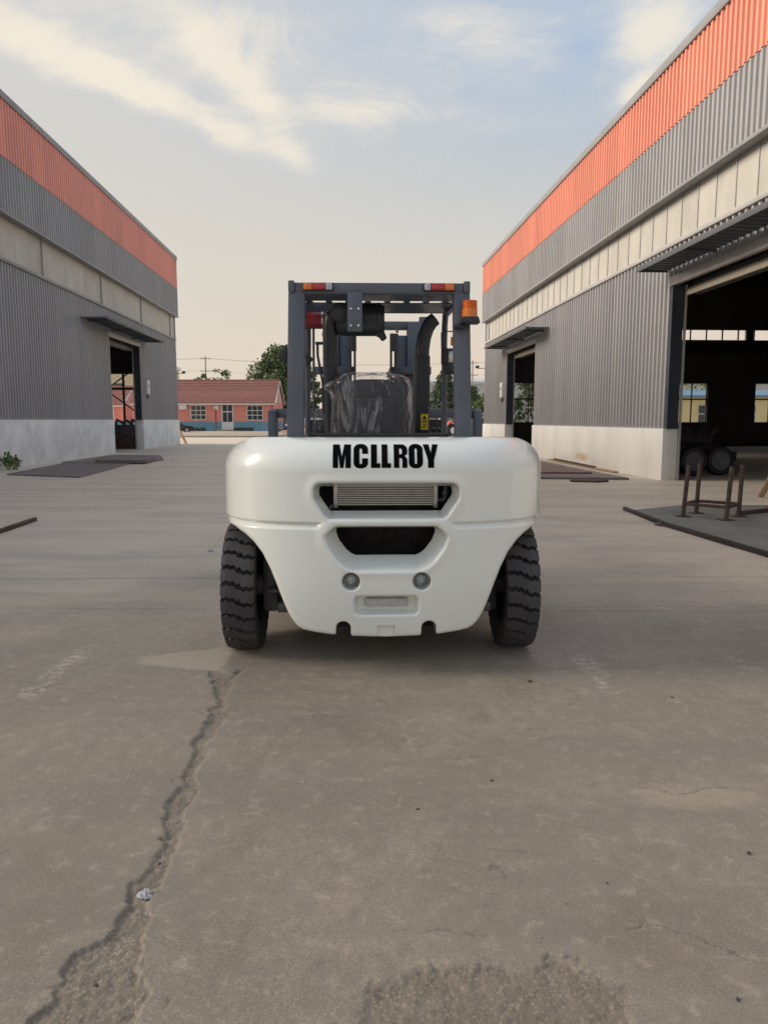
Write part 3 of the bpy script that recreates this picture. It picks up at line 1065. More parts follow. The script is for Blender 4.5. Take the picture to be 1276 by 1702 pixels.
def sstep(a, b, x):
    t = np.clip((x - a) / (b - a), 0, 1)
    return t * t * (3 - 2 * t)


ARCH = [(1.2, 2.0), (1.2, 0.874), (0.985, 0.874), (0.90, 0.853), (0.83, 0.822), (0.78, 0.787), (0.725, 0.725), (0.677, 0.635), (0.64, 0.545), (0.603, 0.445),
        (0.575, 0.375), (0.547, 0.325), (0.52, 0.293), (0.485, 0.272), (0.42, 0.259), (0.323, 0.246), (0.2, 0.236), (0.0, 0.229), (-0.6, 0.229), (-0.6, 2.0)]
IN1 = [(-0.5, 1.098), (0.372, 1.098), (0.372, 1.07), (0.318, 0.986), (-0.5, 0.986)]
IN2 = [(-0.5, 0.852), (0.276, 0.852), (0.276, 0.838), (0.262, 0.802), (0.222, 0.748), (0.198, 0.728), (0.176, 0.718), (-0.5, 0.718)]
PLT = [(-0.3, 0.459), (0.158, 0.459), (0.158, 0.401), (-0.3, 0.401)]


def cw_sdf(x, y, z):
    ax = np.abs(x)
    yy = np.maximum(1.0 - y, 0)
    n = 3.4
    plan = ((ax / 1.027) ** n + yy ** n) ** (1 / n) - 1.0
    s1 = poly_sdf(ax, z, IN1)
    s2 = poly_sdf(ax, z, IN2)
    # raised frame round the two openings, groove along the sides
    fr = np.minimum(s1 - 0.06, s2 - 0.098)
    plan = plan - 0.008 * (1 - sstep(-0.03, 0.05, fr))
    gz = np.where(z > 0.907, np.clip(1 - (z - 0.907) / 0.014, 0, 1), np.clip(1 - (0.907 - z) / 0.030, 0, 1))
    plan = plan + 0.024 * gz * sstep(0.0, 0.05, fr)
    lean = 0.05 * np.clip((0.60 - z) / 0.4, 0, 1) ** 2
    plan = plan + lean
    Rr = 0.19
    d2 = z - 1.397 + 0.02 * np.clip(y - 0.3, 0, 1)
    a, b = plan + Rr, d2 + Rr
    body = np.minimum(np.maximum(a, b), 0) + np.sqrt(np.maximum(a, 0) ** 2 + np.maximum(b, 0) ** 2) - Rr
    body = np.maximum(body, y - 0.90)
    sil = poly_sdf(ax, z, ARCH)
    body = smax(body, sil, 0.03)
    well = np.maximum(np.sqrt((y - 0.68) ** 2 + (z - 0.415) ** 2) - 0.50, 0.74 - ax)
    body = np.maximum(body, -well)
    body = np.maximum(body, -np.maximum(0.34 - y, z - 0.80))
    cav = np.maximum(np.maximum(ax - 0.45, 0.17 - y), np.maximum(0.64 - z, z - 1.18))
    body = np.maximum(body, -cav)
    tp = np.clip(1 - y / 0.12, -0.2, 1.2)
    c1 = np.maximum(s1 - 0.022 - 0.026 * tp, y - 0.3)
    c2 = np.maximum(s2 - 0.024 - 0.056 * tp * (1 - 0.62 * sstep(0.83, 0.885, z)), y - 0.3)
    body = smax(body, -c1, 0.017)
    body = smax(body, -c2, 0.017)
    lt = np.maximum(np.sqrt((ax - 0.204) ** 2 + (z - 0.575) ** 2) - 0.052, y - 0.115)
    body = smax(body, -lt, 0.010)
    pl = np.maximum(poly_sdf(ax, z, PLT) - 0.016 - 0.016 * np.clip(1 - y / 0.09, 0, 1.2), y - 0.095)
    body = smax(body, -pl, 0.012)
    wz = np.maximum(z - 0.29, 0)
    nt = np.maximum(np.sqrt((ax - 0.25) ** 2 + wz ** 2) - 0.043, y - 0.6)
    body = smax(body, -nt, 0.012)
    sq = np.maximum(np.maximum(ax - 0.05, z - 0.304), y - 0.06)
    body = smax(body, -sq, 0.008)
    return body


def surface_nets(fn, lo, hi, h):
    nx, ny, nz = [int(math.ceil((b - a) / h)) + 1 for a, b in zip(lo, hi)]
    nx += (nx + 1) % 2                      # odd: symmetric about x = 0
    hx = (hi[0] - lo[0]) / (nx - 1)
    X = (lo[0] + hx * np.arange(nx)).astype(np.float32)
    Y = (lo[1] + h * np.arange(ny)).astype(np.float32)
    Z = (lo[2] + h * np.arange(nz)).astype(np.float32)
    hf = nx // 2
    Vh = fn(X[hf:, None, None], Y[None, :, None], Z[None, None, :])
    V = np.concatenate([Vh[:0:-1], Vh], 0)
    neg = V < 0
    cnt = np.zeros((nx - 1, ny - 1, nz - 1), np.int8)
    for i in (0, 1):
        for j in (0, 1):
            for k in (0, 1):
                cnt += neg[i:nx - 1 + i, j:ny - 1 + j, k:nz - 1 + k]
    act = (cnt > 0) & (cnt < 8)
    I, J, K = np.nonzero(act)
    idx = np.full(act.shape, -1, np.int32)
    idx[I, J, K] = np.arange(len(I))
    acc = np.zeros((len(I), 3), np.float64)
    num = np.zeros(len(I))
    cor = [(i, j, k) for i in (0, 1) for j in (0, 1) for k in (0, 1)]
    for a in cor:
        for ax_ in range(3):
            if a[ax_] == 1:
                continue
            b = list(a)
            b[ax_] = 1
            va = V[I + a[0], J + a[1], K + a[2]]
            vb = V[I + b[0], J + b[1], K + b[2]]
            cr = (va < 0) != (vb < 0)
            t = np.where(cr, va / np.where(cr, va - vb, 1), 0)
            p = np.stack([np.full(len(I), float(q)) for q in a], 1)
            p[:, ax_] += t
            acc += p * cr[:, None]
            num += cr
    acc /= num[:, None]
    P = np.stack([lo[0] + (I + acc[:, 0]) * hx, lo[1] + (J + acc[:, 1]) * h, lo[2] + (K + acc[:, 2]) * h], 1)
    quads = []
    for ax_ in range(3):
        sl0 = [slice(None)] * 3
        sl1 = [slice(None)] * 3
        sl0[ax_] = slice(0, -1)
        sl1[ax_] = slice(1, None)
        n0, n1_ = neg[tuple(sl0)], neg[tuple(sl1)]
        e = n0 != n1_
        o1, o2 = [(1, 2), (2, 0), (0, 1)][ax_]
        A = np.stack(np.nonzero(e), 1)
        ok = (A[:, o1] > 0) & (A[:, o2] > 0) & (A[:, o1] < act.shape[o1]) & (A[:, o2] < act.shape[o2])
        A = A[ok]
        fl = n0[tuple(A.T)]

        def cell(d1, d2):
            q = A.copy()
            q[:, o1] -= d1
            q[:, o2] -= d2
            return idx[tuple(q.T)]
        Q = np.stack([cell(1, 1), cell(0, 1), cell(0, 0), cell(1, 0)], 1)
        Q[~fl] = Q[~fl][:, ::-1]
        quads.append(Q)
    return P, np.concatenate(quads)


def sdf_grad(fn, P, e=0.0015):
    x, y, z = [P[:, i].astype(np.float64) for i in range(3)]
    gx = fn(x + e, y, z) - fn(x - e, y, z)
    gy = fn(x, y + e, z) - fn(x, y - e, z)
    gz = fn(x, y, z + e) - fn(x, y, z - e)
    return np.stack([gx, gy, gz], 1) / (2 * e)


P_, Q_ = surface_nets(cw_sdf, (-1.035, -0.04, 0.20), (1.035, 0.93, 1.425), 0.0075)
for _ in range(2):
    g = sdf_grad(cw_sdf, P_)
    d = cw_sdf(P_[:, 0], P_[:, 1], P_[:, 2])
    gg = np.maximum((g * g).sum(1), 0.25)
    P_ -= np.clip(d / gg, -0.004, 0.004)[:, None] * g
g = sdf_grad(cw_sdf, P_, 0.0025)
nrm = g / np.maximum(np.linalg.norm(g, axis=1), 1e-6)[:, None]
me = bpy.data.meshes.new('counterweight')
me.from_pydata(P_.tolist(), [], Q_.tolist())
me.polygons.foreach_set('use_smooth', [True] * len(me.polygons))
me.normals_split_custom_set_from_vertices(nrm.tolist())
CW = link('counterweight', me, M['paint_white'], FL)


def cw_y(x, z):
    """rear surface of the counterweight at (x, z)"""
    lo_, hi_ = -0.06, 0.5
    for _ in range(28):
        m_ = (lo_ + hi_) / 2
        if cw_sdf(np.array([x]), np.array([m_]), np.array([z]))[0] < 0:
            hi_ = m_
        else:
            lo_ = m_
    return hi_


# ---- lettering: heavy condensed capitals, one mesh per letter
def arc(cx, cy, rx, ry, a0, a1, n=8):
    return [(cx + rx * math.cos(R(a0 + (a1 - a0) * i / n)), cy + ry * math.sin(R(a0 + (a1 - a0) * i / n))) for i in range(n + 1)]


def rrect(x0, x1, y0, y1, r, ry=None):
    ry = ry or r
    return (arc(x1 - r, y1 - ry, r, ry, 0, 90) + arc(x0 + r, y1 - ry, r, ry, 90, 180) + arc(x0 + r, y0 + ry, r, ry, 180, 270) + arc(x1 - r, y0 + ry, r, ry, 270, 360))


HH = 40.5


def glyph(ch):
    if ch == 'M':
        return [[(0, 0), (0, HH), (11.2, HH), (15, 19), (18.8, HH), (30, HH), (30, 0), (21.0, 0), (21.0, 24), (17.9, 0), (12.1, 0), (9.0, 24), (9.0, 0)]], 30
    if ch == 'L':
        return [[(0, 0), (0, HH), (10, HH), (10, 8.2), (15.6, 8.2), (15.6, 0)]], 15.6
    if ch == 'Y':
        return [[(7.4, 0), (7.4, 14), (-0.3, HH), (9.4, HH), (12.5, 26), (15.6, HH), (25.3, HH), (17.6, 14), (17.6, 0)]], 25
    if ch == 'O':
        w = 23.6
        o = rrect(0, w, -0.7, HH + 0.7, 10.5, 9.5)
        i_ = rrect(9.2, w - 9.2, 6.6, HH - 6.6, 2.6, 2.6)
        h = len(o) // 2
        # left and right halves
        le = [p for p in o if p[0] <= w / 2 + 0.01]
        outs = []
        for sg in (1, -1):
            oo = [(w / 2, HH + 0.7)] + arc(10.5, HH + 0.7 - 9.5, 10.5, 9.5, 90, 180) + arc(10.5, 8.8, 10.5, 9.5, 180, 270) + [(w / 2, -0.7)]
            ii = [(w / 2, 6.8)] + arc(11.8, 9.0, 1.9, 2.2, 270, 180)[0:] + arc(11.8, HH - 9.0, 1.9, 2.2, 180, 90) + [(w / 2, HH - 6.8)]
            pl = oo + ii
            outs.append(pl if sg == 1 else [(w - x, y) for x, y in pl])
        return outs, w
    if ch == 'C':
        w = 24
        pl = ([(w, 24.5), (w, HH + 0.7 - 9.5)] + arc(w - 10.5, HH + 0.7 - 9.5, 10.5, 9.5, 0, 90) + arc(10.5, HH + 0.7 - 9.5, 10.5, 9.5, 90, 180) + arc(10.5, 8.8, 10.5, 9.5, 180, 270)
              + arc(w - 10.5, 8.8, 10.5, 9.5, 270, 360) + [(w, 16.8), (w - 9.9, 16.8), (w - 9.9, 9.2)] + arc(12, 9.2, 2.1, 2.4, 0, -180) + [(9.9, HH - 9.2)] + arc(12, HH - 9.2, 2.1, 2.4, 180, 0) + [(w - 9.9, 24.5)])
        return [pl], w
    if ch == 'R':
        w = 22.6
        stem = [(0, 0), (0, HH), (9, HH), (9, 0)]
        top = [(9, HH), (13.5, HH)] + arc(13.5, HH - 9.5, 9.1, 9.5, 90, 0) + arc(15.6, 26, 7.0, 4.6, 0, -70) + [(18.4, 20.4)] + arc(15.4, 13.5, 7.0, 6.6, 50, 0) + [(22.4, 0), (14, 0), (14, 14.5), (12.9, 16.8), (9, 16.8), (9, 23.6), (12, 23.6), (13.6, 25.6), (13.6, 31.4), (12, 33.4), (9, 33.4)]
        return [stem, top], w


SC = 0.598 / 175.4
starts = [0.0, 34.4, 63.2, 80.9, 101.2, 126.0, 150.4]
for ch, sx in zip('MCLLROY', starts):
    polys, _w = glyph(ch)
    bm = bmesh.new()
    for pl in polys:
        q = []
        for p in pl:
            if not q or (abs(p[0] - q[-1][0]) + abs(p[1] - q[-1][1])) > 1e-3:
                q.append(p)
        if abs(q[0][0] - q[-1][0]) + abs(q[0][1] - q[-1][1]) < 1e-3:
            q.pop()
        bm.faces.new([bm.verts.new((-0.303 + (sx + x) * SC, 0, 1.230 + y * 0.129 / HH)) for x, y in q])
    for f in bm.faces:
        f.normal_update()
    bmesh.ops.triangulate(bm, faces=bm.faces, ngon_method='EAR_CLIP')
    for zc_ in np.arange(1.236, 1.366, 0.008):
        bmesh.ops.bisect_plane(bm, geom=list(bm.verts) + list(bm.edges) + list(bm.faces), plane_co=(0, 0, zc_), plane_no=(0, 0, 1))
    vs = np.array([v.co[:] for v in bm.verts])
    lo_ = np.full(len(vs), -0.06)
    hi_ = np.full(len(vs), 0.5)
    for _ in range(26):
        m_ = (lo_ + hi_) / 2
        ins = cw_sdf(vs[:, 0], m_, vs[:, 2]) < 0
        hi_ = np.where(ins, m_, hi_)
        lo_ = np.where(ins, lo_, m_)
    vs[:, 1] = hi_
    gr = sdf_grad(cw_sdf, vs, 0.004)
    gr /= np.linalg.norm(gr, axis=1)[:, None]
    vs += gr * 0.0022
    for v, p in zip(bm.verts, vs):
        v.co = p
    for f in bm.faces:
        f.normal_update()
        if f.normal.y > 0:
            f.normal_flip()
    me = bpy.data.meshes.new('letter')
    bm.to_mesh(me)
    bm.free()
    link('letter', me, M['print_black'], CW)

# ---- things set into the counterweight
for sx in (-1, 1):
    mx = Matrix.Translation((sx * 0.204, 0.113, 0.572)) @ Matrix.Rotation(R(90), 4, 'X')
    lamp = MB().lathe([(0.0, 0.0), (0.043, 0.0), (0.041, 0.020), (0.036, 0.026), (0.031, 0.018)], 28, mx).build('rear_reflector', M['casting'], FL)
    MB().lathe([(0.031, 0.017), (0.027, 0.036), (0.014, 0.043), (0.0, 0.044)], 24, mx).build('lens', M['lens_clear'], lamp)
mb = MB()
mb.box(-0.125, 0.130, 0.055, 0.105, 0.412, 0.462, 0.012)
mb.build('cast_plate', M['casting'], FL)
MB().box(-0.048, 0.048, 0.062, 0.30, 0.245, 0.303).build('tow_pocket_back', M['casting'], FL)
# radiator and oil cooler behind the openings
mb = MB()
for z in np.linspace(0.995, 1.125, 13):
    mb.box(-0.285, 0.29, 0.235, 0.275, z - 0.0028, z + 0.0028)
rad = mb.build('oil_cooler_tubes', M['alu'], FL)
tag(rad, None, None, kind='stuff')
for x in (-0.31, 0.29):
    MB().box(x, x + 0.025, 0.225, 0.285, 0.975, 1.145, 0.004).build('oil_cooler_tank', M['alu'], FL)
MB().box(-0.44, 0.44, 0.33, 0.36, 0.65, 1.17).build('radiator_core', M['void'], FL)
mb = MB()
for z in np.linspace(0.67, 0.90, 14):
    mb.box(-0.36, 0.36, 0.325, 0.3295, z - 0.003, z + 0.003)
tag(mb.build('radiator_fins', M['void'], FL), None, None, kind='stuff')
mb = MB()
mb.tube([(0.318, 0.255, 1.02), (0.345, 0.25, 1.02), (0.36, 0.25, 1.035), (0.365, 0.25, 1.12)], 0.012, 10)
mb.tube([(0.355, 0.25, 1.05), (0.365, 0.25, 1.075)], 0.019, 10)
mb.build('cooler_hose', M['machine'], FL)
MB().tube([(-0.30, 0.26, 0.985), (-0.325, 0.25, 0.985), (-0.335, 0.25, 0.97)], 0.016, 10).build('cooler_hose', M['machine'], FL)

# ---- wheels
def tread_mesh(r=0.415, hw=0.1075, n=26):
    bm = bmesh.new()
    pitch = 2 * math.pi / n
    us = np.linspace(-1, 1, 17)

    def f(u):
        return pitch * (0.36 / (1 + math.exp(-u * 9)) + 0.075 * (abs(((u * 2.5) % 1) - 0.5) * 4 - 1))
    gap = 0.034

    def pos(u, th, rad):
        return Vector((u * hw, math.cos(th) * rad, math.sin(th) * rad))
    for k in range(n):
        t0 = k * pitch
        top, base = [], []
        for u in us:
            crown = r - 0.010 * abs(u) ** 5
            a = t0 + f(u) + gap
            b = t0 + pitch + f(u) - gap
            # a short sipe near the middle
            if abs(u - 0.12) < 0.07:
                b -= pitch * 0.13
            top.append([bm.verts.new(pos(u, a + (b - a) * q, crown)) for q in (0, 0.5, 1)])
            base.append([bm.verts.new(pos(u * 1.0, a - 0.008 + (b - a + 0.016) * q, r - 0.034)) for q in (0, 0.5, 1)])
        for i in range(len(us) - 1):
            for q in (0, 1):
                bm.faces.new((top[i][q], top[i][q + 1], top[i + 1][q + 1], top[i + 1][q]))
            bm.faces.new((base[i][0], top[i][0], top[i + 1][0], base[i + 1][0]))
            bm.faces.new((top[i][2], base[i][2], base[i + 1][2], top[i + 1][2]))
        for e in (0, -1):
            low = [bm.verts.new(pos(us[e] * 1.03, (t0 + f(us[e]) + gap) + (pitch - 2 * gap) * q, r - 0.065)) for q in (0, 0.5, 1)]
            for q in (0, 1):
                bm.faces.new((top[e][q], top[e][q + 1], low[q + 1], low[q]))
            bm.faces.new((top[e][0], low[0], base[e][0]))
            bm.faces.new((top[e][2], low[2], base[e][2]))
    bmesh.ops.recalc_face_normals(bm, faces=bm.faces)
    me = bpy.data.meshes.new('tread')
    bm.to_mesh(me)
    bm.free()
    me.polygons.foreach_set('use_smooth', [True] * len(me.polygons))
    me.set_sharp_from_angle(angle=R(30))
    return me


ROTX = Matrix.Rotation(R(90), 4, 'Y')
tr_me = tread_mesh()
mb = MB()
mb.lathe([(0.24, -0.085), (0.29, -0.108), (0.345, -0.112), (0.375, -0.108), (0.383, -0.10), (0.383, 0.10), (0.375, 0.108), (0.345, 0.112), (0.29, 0.108), (0.24, 0.085)], 72, ROTX)
car_me = mb.mesh('tyre')
mb = MB()
mb.lathe([(0.0, -0.03), (0.09, -0.03), (0.10, -0.06), (0.13, -0.06), (0.15, -0.02), (0.20, -0.01), (0.225, -0.07), (0.25, -0.09), (0.25, 0.09), (0.225, 0.07), (0.20, 0.03), (0.1, 0.03), (0.0, 0.03)], 40, ROTX)
rim_me = mb.mesh('rim')


def wheel(x, y, r, wmul=1.0, phase=0.0):
    w = bpy.data.objects.new('wheel', None)
    COL.objects.link(w)
    w.parent = FL
    w.location = (x, y, r - 0.004)
    s = r / 0.415
    w.scale = (wmul, s, s)
    w.rotation_euler = (phase, 0, 0)
    link('tyre', car_me, M['black'], w)
    link('tread', tr_me, M['tyre'], w)
    link('rim', rim_me, M['paint_black'], w)
    return w


wheel(-0.903, 0.66, 0.418, 0.95)
wheel(0.858, 0.66, 0.418, 0.95, phase=0.11)
for x in (-0.90, 0.86):
    wheel(x, 2.75, 0.47, 1.35)

# ---- chassis, axle, bonnet
mb = MB()
mb.box(-0.78, 0.74, 0.60, 0.76, 0.34, 0.50, 0.02)
mb.tube([(-0.84, 0.68, 0.415), (0.80, 0.68, 0.415)], 0.075, 16)
for x in (-0.74, 0.70):
    mb.box(x - 0.05, x + 0.05, 0.58, 0.78, 0.25, 0.60, 0.02)
mb.tube([(-0.74, 0.52, 0.40), (-0.3, 0.56, 0.42), (0.3, 0.56, 0.42), (0.70, 0.52, 0.40)], 0.022, 10)
mb.build('steer_axle', M['machine'], FL)
mb = MB()
mb.box(-0.46, 0.46, 0.36, 0.90, 0.20, 0.64, 0.02)
mb.box(-0.72, 0.70, 0.92, 3.1, 0.17, 0.95, 0.03)  # low wide belly added to keep light out from under the truck
mb.build('chassis', M['void'], FL)
for sx in (-1, 1):
    mb = MB()
    mb.box(sx * 0.62 - 0.05, sx * 0.62 + 0.05, 0.36, 0.60, 0.30, 0.36, 0.01)
    mb.tube([(sx * 0.70, 0.56, 0.44), (sx * 0.56, 0.50, 0.47)], 0.02, 8)
    mb.build('steering_link', M['machine'], FL)
mb = MB()
mb.box(-0.56, 0.54, 0.905, 2.05, 0.951, 1.335, 0.03)
mb.build('bonnet', M['paint_black'], FL)
for sx in (-1, 1):
    mb = MB()
    mb.box(sx * 0.81 - 0.24, sx * 0.81 + 0.24, 2.15, 3.25, 0.97, 1.06, 0.02)
    mb.box(sx * 0.70 - 0.18, sx * 0.70 + 0.18, 1.0, 2.15, 0.55, 1.05, 0.03)
    mb.build('fender', M['paint_slate'], FL)

# ---- overhead guard
CX_ = -0.02
mb = MB()
for sx in (-1, 1):
    mb.bar((CX_ + sx * 0.573, 0.905, 1.30), (CX_ + sx * 0.546, 0.905, 2.34), 0.112, 0.085, 0.012, up=(0, 1, 0))
    mb.bar((CX_ + sx * 0.580, 0.85, 2.372), (CX_ + sx * 0.580, 2.05, 2.385), 0.042, 0.078, 0.008)
mb.box(CX_ - 0.559, CX_ + 0.559, 0.865, 0.935, 2.328, 2.400, 0.008)
mb.box(CX_ - 0.559, CX_ + 0.559, 1.93, 2.01, 2.360, 2.420, 0.01)
mb.box(CX_ - 0.559, CX_ + 0.559, 0.936, 1.32, 2.352, 2.360)
mb.box(CX_ - 0.559, CX_ + 0.559, 1.49, 1.93, 2.360, 2.368)
guard = mb.build('overhead_guard', M['paint_slate'], FL)
for i in range(8):
    x = CX_ - 0.5075 + i * 0.145
    mb = MB()
    mb.bar((x, 0.94, 2.372), (x, 1.925, 2.388), 0.046, 0.028, 0.006)
    mb.build('roof_bar', M['paint_slate'], guard)
for sx in (-1, 1):
    pts = [(CX_ + sx * 0.545, 1.72, 2.36), (CX_ + sx * 0.548, 1.86, 2.33), (CX_ + sx * 0.552, 1.95, 2.25), (CX_ + sx * 0.556, 2.0, 2.12), (CX_ + sx * 0.565, 2.05, 1.9), (CX_ + sx * 0.58, 2.12, 1.05)]
    MB().tube(pts, 0.024, 10).build('front_pillar', M['paint_slate'], guard)
    MB().box(CX_ + sx * 0.545 - 0.06, CX_ + sx * 0.545 + 0.06, 0.87, 0.94, 1.335, 1.40, 0.01).build('pillar_foot', M['paint_slate'], guard)
# thin rail lower down between the pillars
MB().box(-0.5, 0.46, 0.93, 0.96, 1.385, 1.41, 0.004).build('bonnet_rail', M['paint_black'], FL)

# tail lights on the rear beam
for nm, xs in (('l', (-0.521, -0.462, -0.375, -0.330)), ('r', (0.276, 0.318, 0.408, 0.474))):
    mb = MB()
    mb.box(min(xs) - 0.006, max(xs) + 0.006, 0.846, 0.864, 2.343, 2.397, 0.006)
    tl = mb.build('tail_light', M['paint_black'], FL)
    ms = ('lens_amber', 'lens_red', 'lens_clear') if nm == 'l' else ('lens_clear', 'lens_red', 'lens_amber')
    ns = ('amber_lens', 'red_lens', 'clear_lens') if nm == 'l' else ('clear_lens', 'red_lens', 'amber_lens')
    for i in range(3):
        MB().box(xs[i] + 0.001, xs[i + 1] - 0.001, 0.826, 0.8458, 2.348, 2.392, 0.006).build(ns[i], M[ms[i]], tl)

# bracket plate with four bolts
mb = MB()
mb.box(-0.232, -0.134, 0.835, 0.849, 2.082, 2.335, 0.003)
mb.box(-0.222, -0.144, 0.8495, 1.02, 2.10, 2.13)
br = mb.build('bracket_plate', M['paint_slate'], FL)
for x in (-0.209, -0.159):
    for z in (2.118, 2.226):
        MB().lathe([(0.0, 0.014), (0.008, 0.012), (0.0095, 0.0), (0.0, 0.0)], 10, Matrix.Translation((x, 0.834, z)) @ Matrix.Rotation(R(90), 4, 'X')).build('bolt', M['chrome'], br)

# air cleaner with duct
mb = MB()
RX = Matrix.Rotation(R(90), 4, 'Y')
mb.lathe([(0.0, -0.17), (0.10, -0.17), (0.112, -0.15), (0.112, 0.11), (0.118, 0.115), (0.118, 0.13), (0.105, 0.15), (0.10, 0.165), (0.0, 0.165)], 32, Matrix.Translation((-0.145, 1.18, 2.20)) @ RX)
mb.build('air_cleaner', M['paint_black'], FL)
mb = MB()
mb.tube([(-0.012, 1.14, 2.13), (0.0, 1.12, 2.09), (0.018, 1.11, 2.06)], [0.022, 0.028, 0.022], 12)
mb.build('dust_valve', M['paint_black'], FL)
mb = MB()
mb.tube([(-0.26, 1.16, 2.235), (-0.315, 1.15, 2.238), (-0.352, 1.15, 2.215), (-0.362, 1.16, 2.16), (-0.364, 1.2, 2.0), (-0.364, 1.3, 1.7), (-0.364, 1.4, 1.2)], 0.050, 16)
mb.lathe([(0.0, 0.0), (0.068, 0.0), (0.066, 0.05), (0.0, 0.07)], 24, Matrix.Translation((-0.285, 1.10, 2.235)) @ Matrix.Rotation(R(90), 4, 'X'))
mb.build('intake_duct', M['paint_black'], FL)
for z in (1.93, 2.10):
    MB().lathe([(0.050, -0.012), (0.055, -0.012), (0.055, 0.012), (0.050, 0.012)], 20, Matrix.Translation((-0.364, 1.185 + (2.1 - z) * 0.3, z)), close=True).build('hose_clamp', M['machine'], FL)

# red cylinder with bright bands
mb = MB()
mb.lathe([(0.0, -0.078), (0.045, -0.078), (0.057, -0.068), (0.057, 0.068), (0.045, 0.078), (0.0, 0.078)], 28, Matrix.Translation((-0.486, 1.40, 2.228)) @ RX)
fe = mb.build('fire_extinguisher', M['red_paint'], FL)
for d in (-0.066, 0.060):
    MB().lathe([(0.0575, -0.006), (0.0605, -0.006), (0.0605, 0.006), (0.0575, 0.006)], 28, Matrix.Translation((-0.486 + d, 1.40, 2.228)) @ RX, close=True).build('band', M['chrome'], fe)
MB().box(-0.56, -0.42, 1.44, 1.46, 2.17, 2.36).build('cylinder_bracket', M['paint_slate'], FL)

# beacon on the right pillar
BX = 0.572
mb = MB()
mb.prism([(BX - 0.062, 2.128), (BX + 0.064, 2.128), (BX + 0.052, 2.170), (BX - 0.052, 2.170)], 0.745, 0.855, 'y', 0.006)
mb.box(BX - 0.10, BX - 0.03, 0.80, 0.88, 2.10, 2.128, 0.004)
bc = mb.build('beacon', M['paint_black'], FL)
pf = [(0.0, 2.1705), (0.050, 2.1705), (0.050, 2.222)]
for i in range(5):
    z = 2.224 + i * 0.010
    pf += [(0.050, z), (0.045, z + 0.003), (0.045, z + 0.006), (0.050, z + 0.009)]
pf += [(0.046, 2.276), (0.0, 2.280)]
MB().lathe(pf, 32, Matrix.Translation((BX, 0.80, 0))).build('amber_dome', M['lens_amber'], bc)

# exhaust stack with perforated guard and a yellow warning label
mb = MB()
mb.tube([(0.322, 1.6, 1.25), (0.322, 1.6, 1.96), (0.326, 1.6, 2.05), (0.338, 1.6, 2.13), (0.360, 1.6, 2.195), (0.390, 1.6, 2.240), (0.422, 1.6, 2.266)], [0.054] * 5 + [0.053, 0.050], 20)
ex = mb.build('exhaust_stack', M['paint_black'], FL)
mb = MB()
prof = [(0.262, 1.665), (0.262, 1.55), (0.275, 1.53), (0.366, 1.53), (0.381, 1.55), (0.381, 1.665)]
mb.prism(prof, 1.33, 1.985, 'z', 0.006)
MB_sh = mb.build('heat_shield', M['perf'], ex)
lb = MB().box(0.312, 0.366, 1.526, 1.5295, 1.425, 1.545).build('warning_label', M['sticker'], ex)
mb = MB()
for k, (a, b) in enumerate([(1.507, 1.535)]):
    mb.prism([(0.322, a), (0.356, a), (0.339, b)], 1.5240, 1.5258, 'y')
for z in (1.497, 1.488, 1.479, 1.463, 1.452, 1.440):
    mb.box(0.320, 0.358 - (0.012 if z < 1.45 else 0), 1.5240, 1.5258, z - 0.0022, z + 0.0022)
# printed on the label: belongs to the stack
mb.build('label_print', M['print_black'], ex)

# seat under clear film
mb = MB()
mb.prism([(-0.305, 1.20), (0.165, 1.20), (0.165, 1.62), (0.145, 1.71), (0.10, 1.765), (0.03, 1.785), (-0.17, 1.785), (-0.24, 1.765), (-0.285, 1.71), (-0.305, 1.62)], 1.10, 1.22, 'y', 0.03)
mb.box(-0.24, 0.10, 1.070, 1.11, 1.26, 1.66, 0.03, seg=3)
mb.box(-0.30, 0.16, 1.22, 1.70, 1.28, 1.42, 0.05, seg=4)
seat = mb.build('seat', M['seat'], FL)
bm = bmesh.new()
NU, NV = 60, 44
grid = {}
rs = np.random.default_rng(5)
ph = rs.uniform(0, 6.28, 12)
for j in range(NV + 1):
    v = j / NV                              # 0 bottom, 1 top centre
    for i in range(NU + 1):
        u = i / NU * 2 * math.pi
        # a bag pulled over the seat: rounded section, closing over the top
        top = max(0.0, (v - 0.66) / 0.34)
        k = max(0.0, 1 - top ** 2.2) ** 0.5
        cu, su = math.cos(u), math.sin(u)
        q = (abs(cu) ** 3.4 + abs(su) ** 3.4) ** (-1 / 3.4)
        fold = 0.010 * math.sin(11 * u + 3 * v + ph[0]) + 0.007 * math.sin(19 * u - 6 * v + ph[1]) + 0.006 * math.sin(29 * u + 10 * v + ph[5])
        hw, hd = 0.275 + fold, 0.112 + fold
        x = -0.072 + cu * q * hw * k
        y = 1.155 + su * q * hd * k
        z = 1.29 + 0.42 * min(v / 0.66, 1.0) + 0.115 * (math.sin(top * math.pi / 2)) + 0.010 * math.sin(5 * u + ph[4]) * (v > 0.4)
        # the film flares out at its lower hem and at one upper corner
        fl = max(0, 0.25 - v) * 0.10
        x += cu * fl
        dx = (u - math.pi)
        if 0.58 < v < 0.86:
            cfl = math.exp(-((abs(dx) / 0.55) ** 2)) * math.exp(-((v - 0.72) / 0.07) ** 2)
            x -= 0.060 * cfl
            z -= 0.01 * cfl
        grid[i, j] = bm.verts.new((x, y, z))
for j in range(NV):
    for i in range(NU):
        i2 = (i + 1) % NU
        try:
            bm.faces.new((grid[i, j], grid[i2, j], grid[i2, j + 1], grid[i, j + 1]))
        except ValueError:
            pass
for i in range(NV + 1):
    bm.verts.remove(grid[NU, i])
me = bpy.data.meshes.new('plastic_film')
bm.to_mesh(me)
bm.free()
me.polygons.foreach_set('use_smooth', [True] * len(me.polygons))
link('plastic_film', me, M['film'], seat)

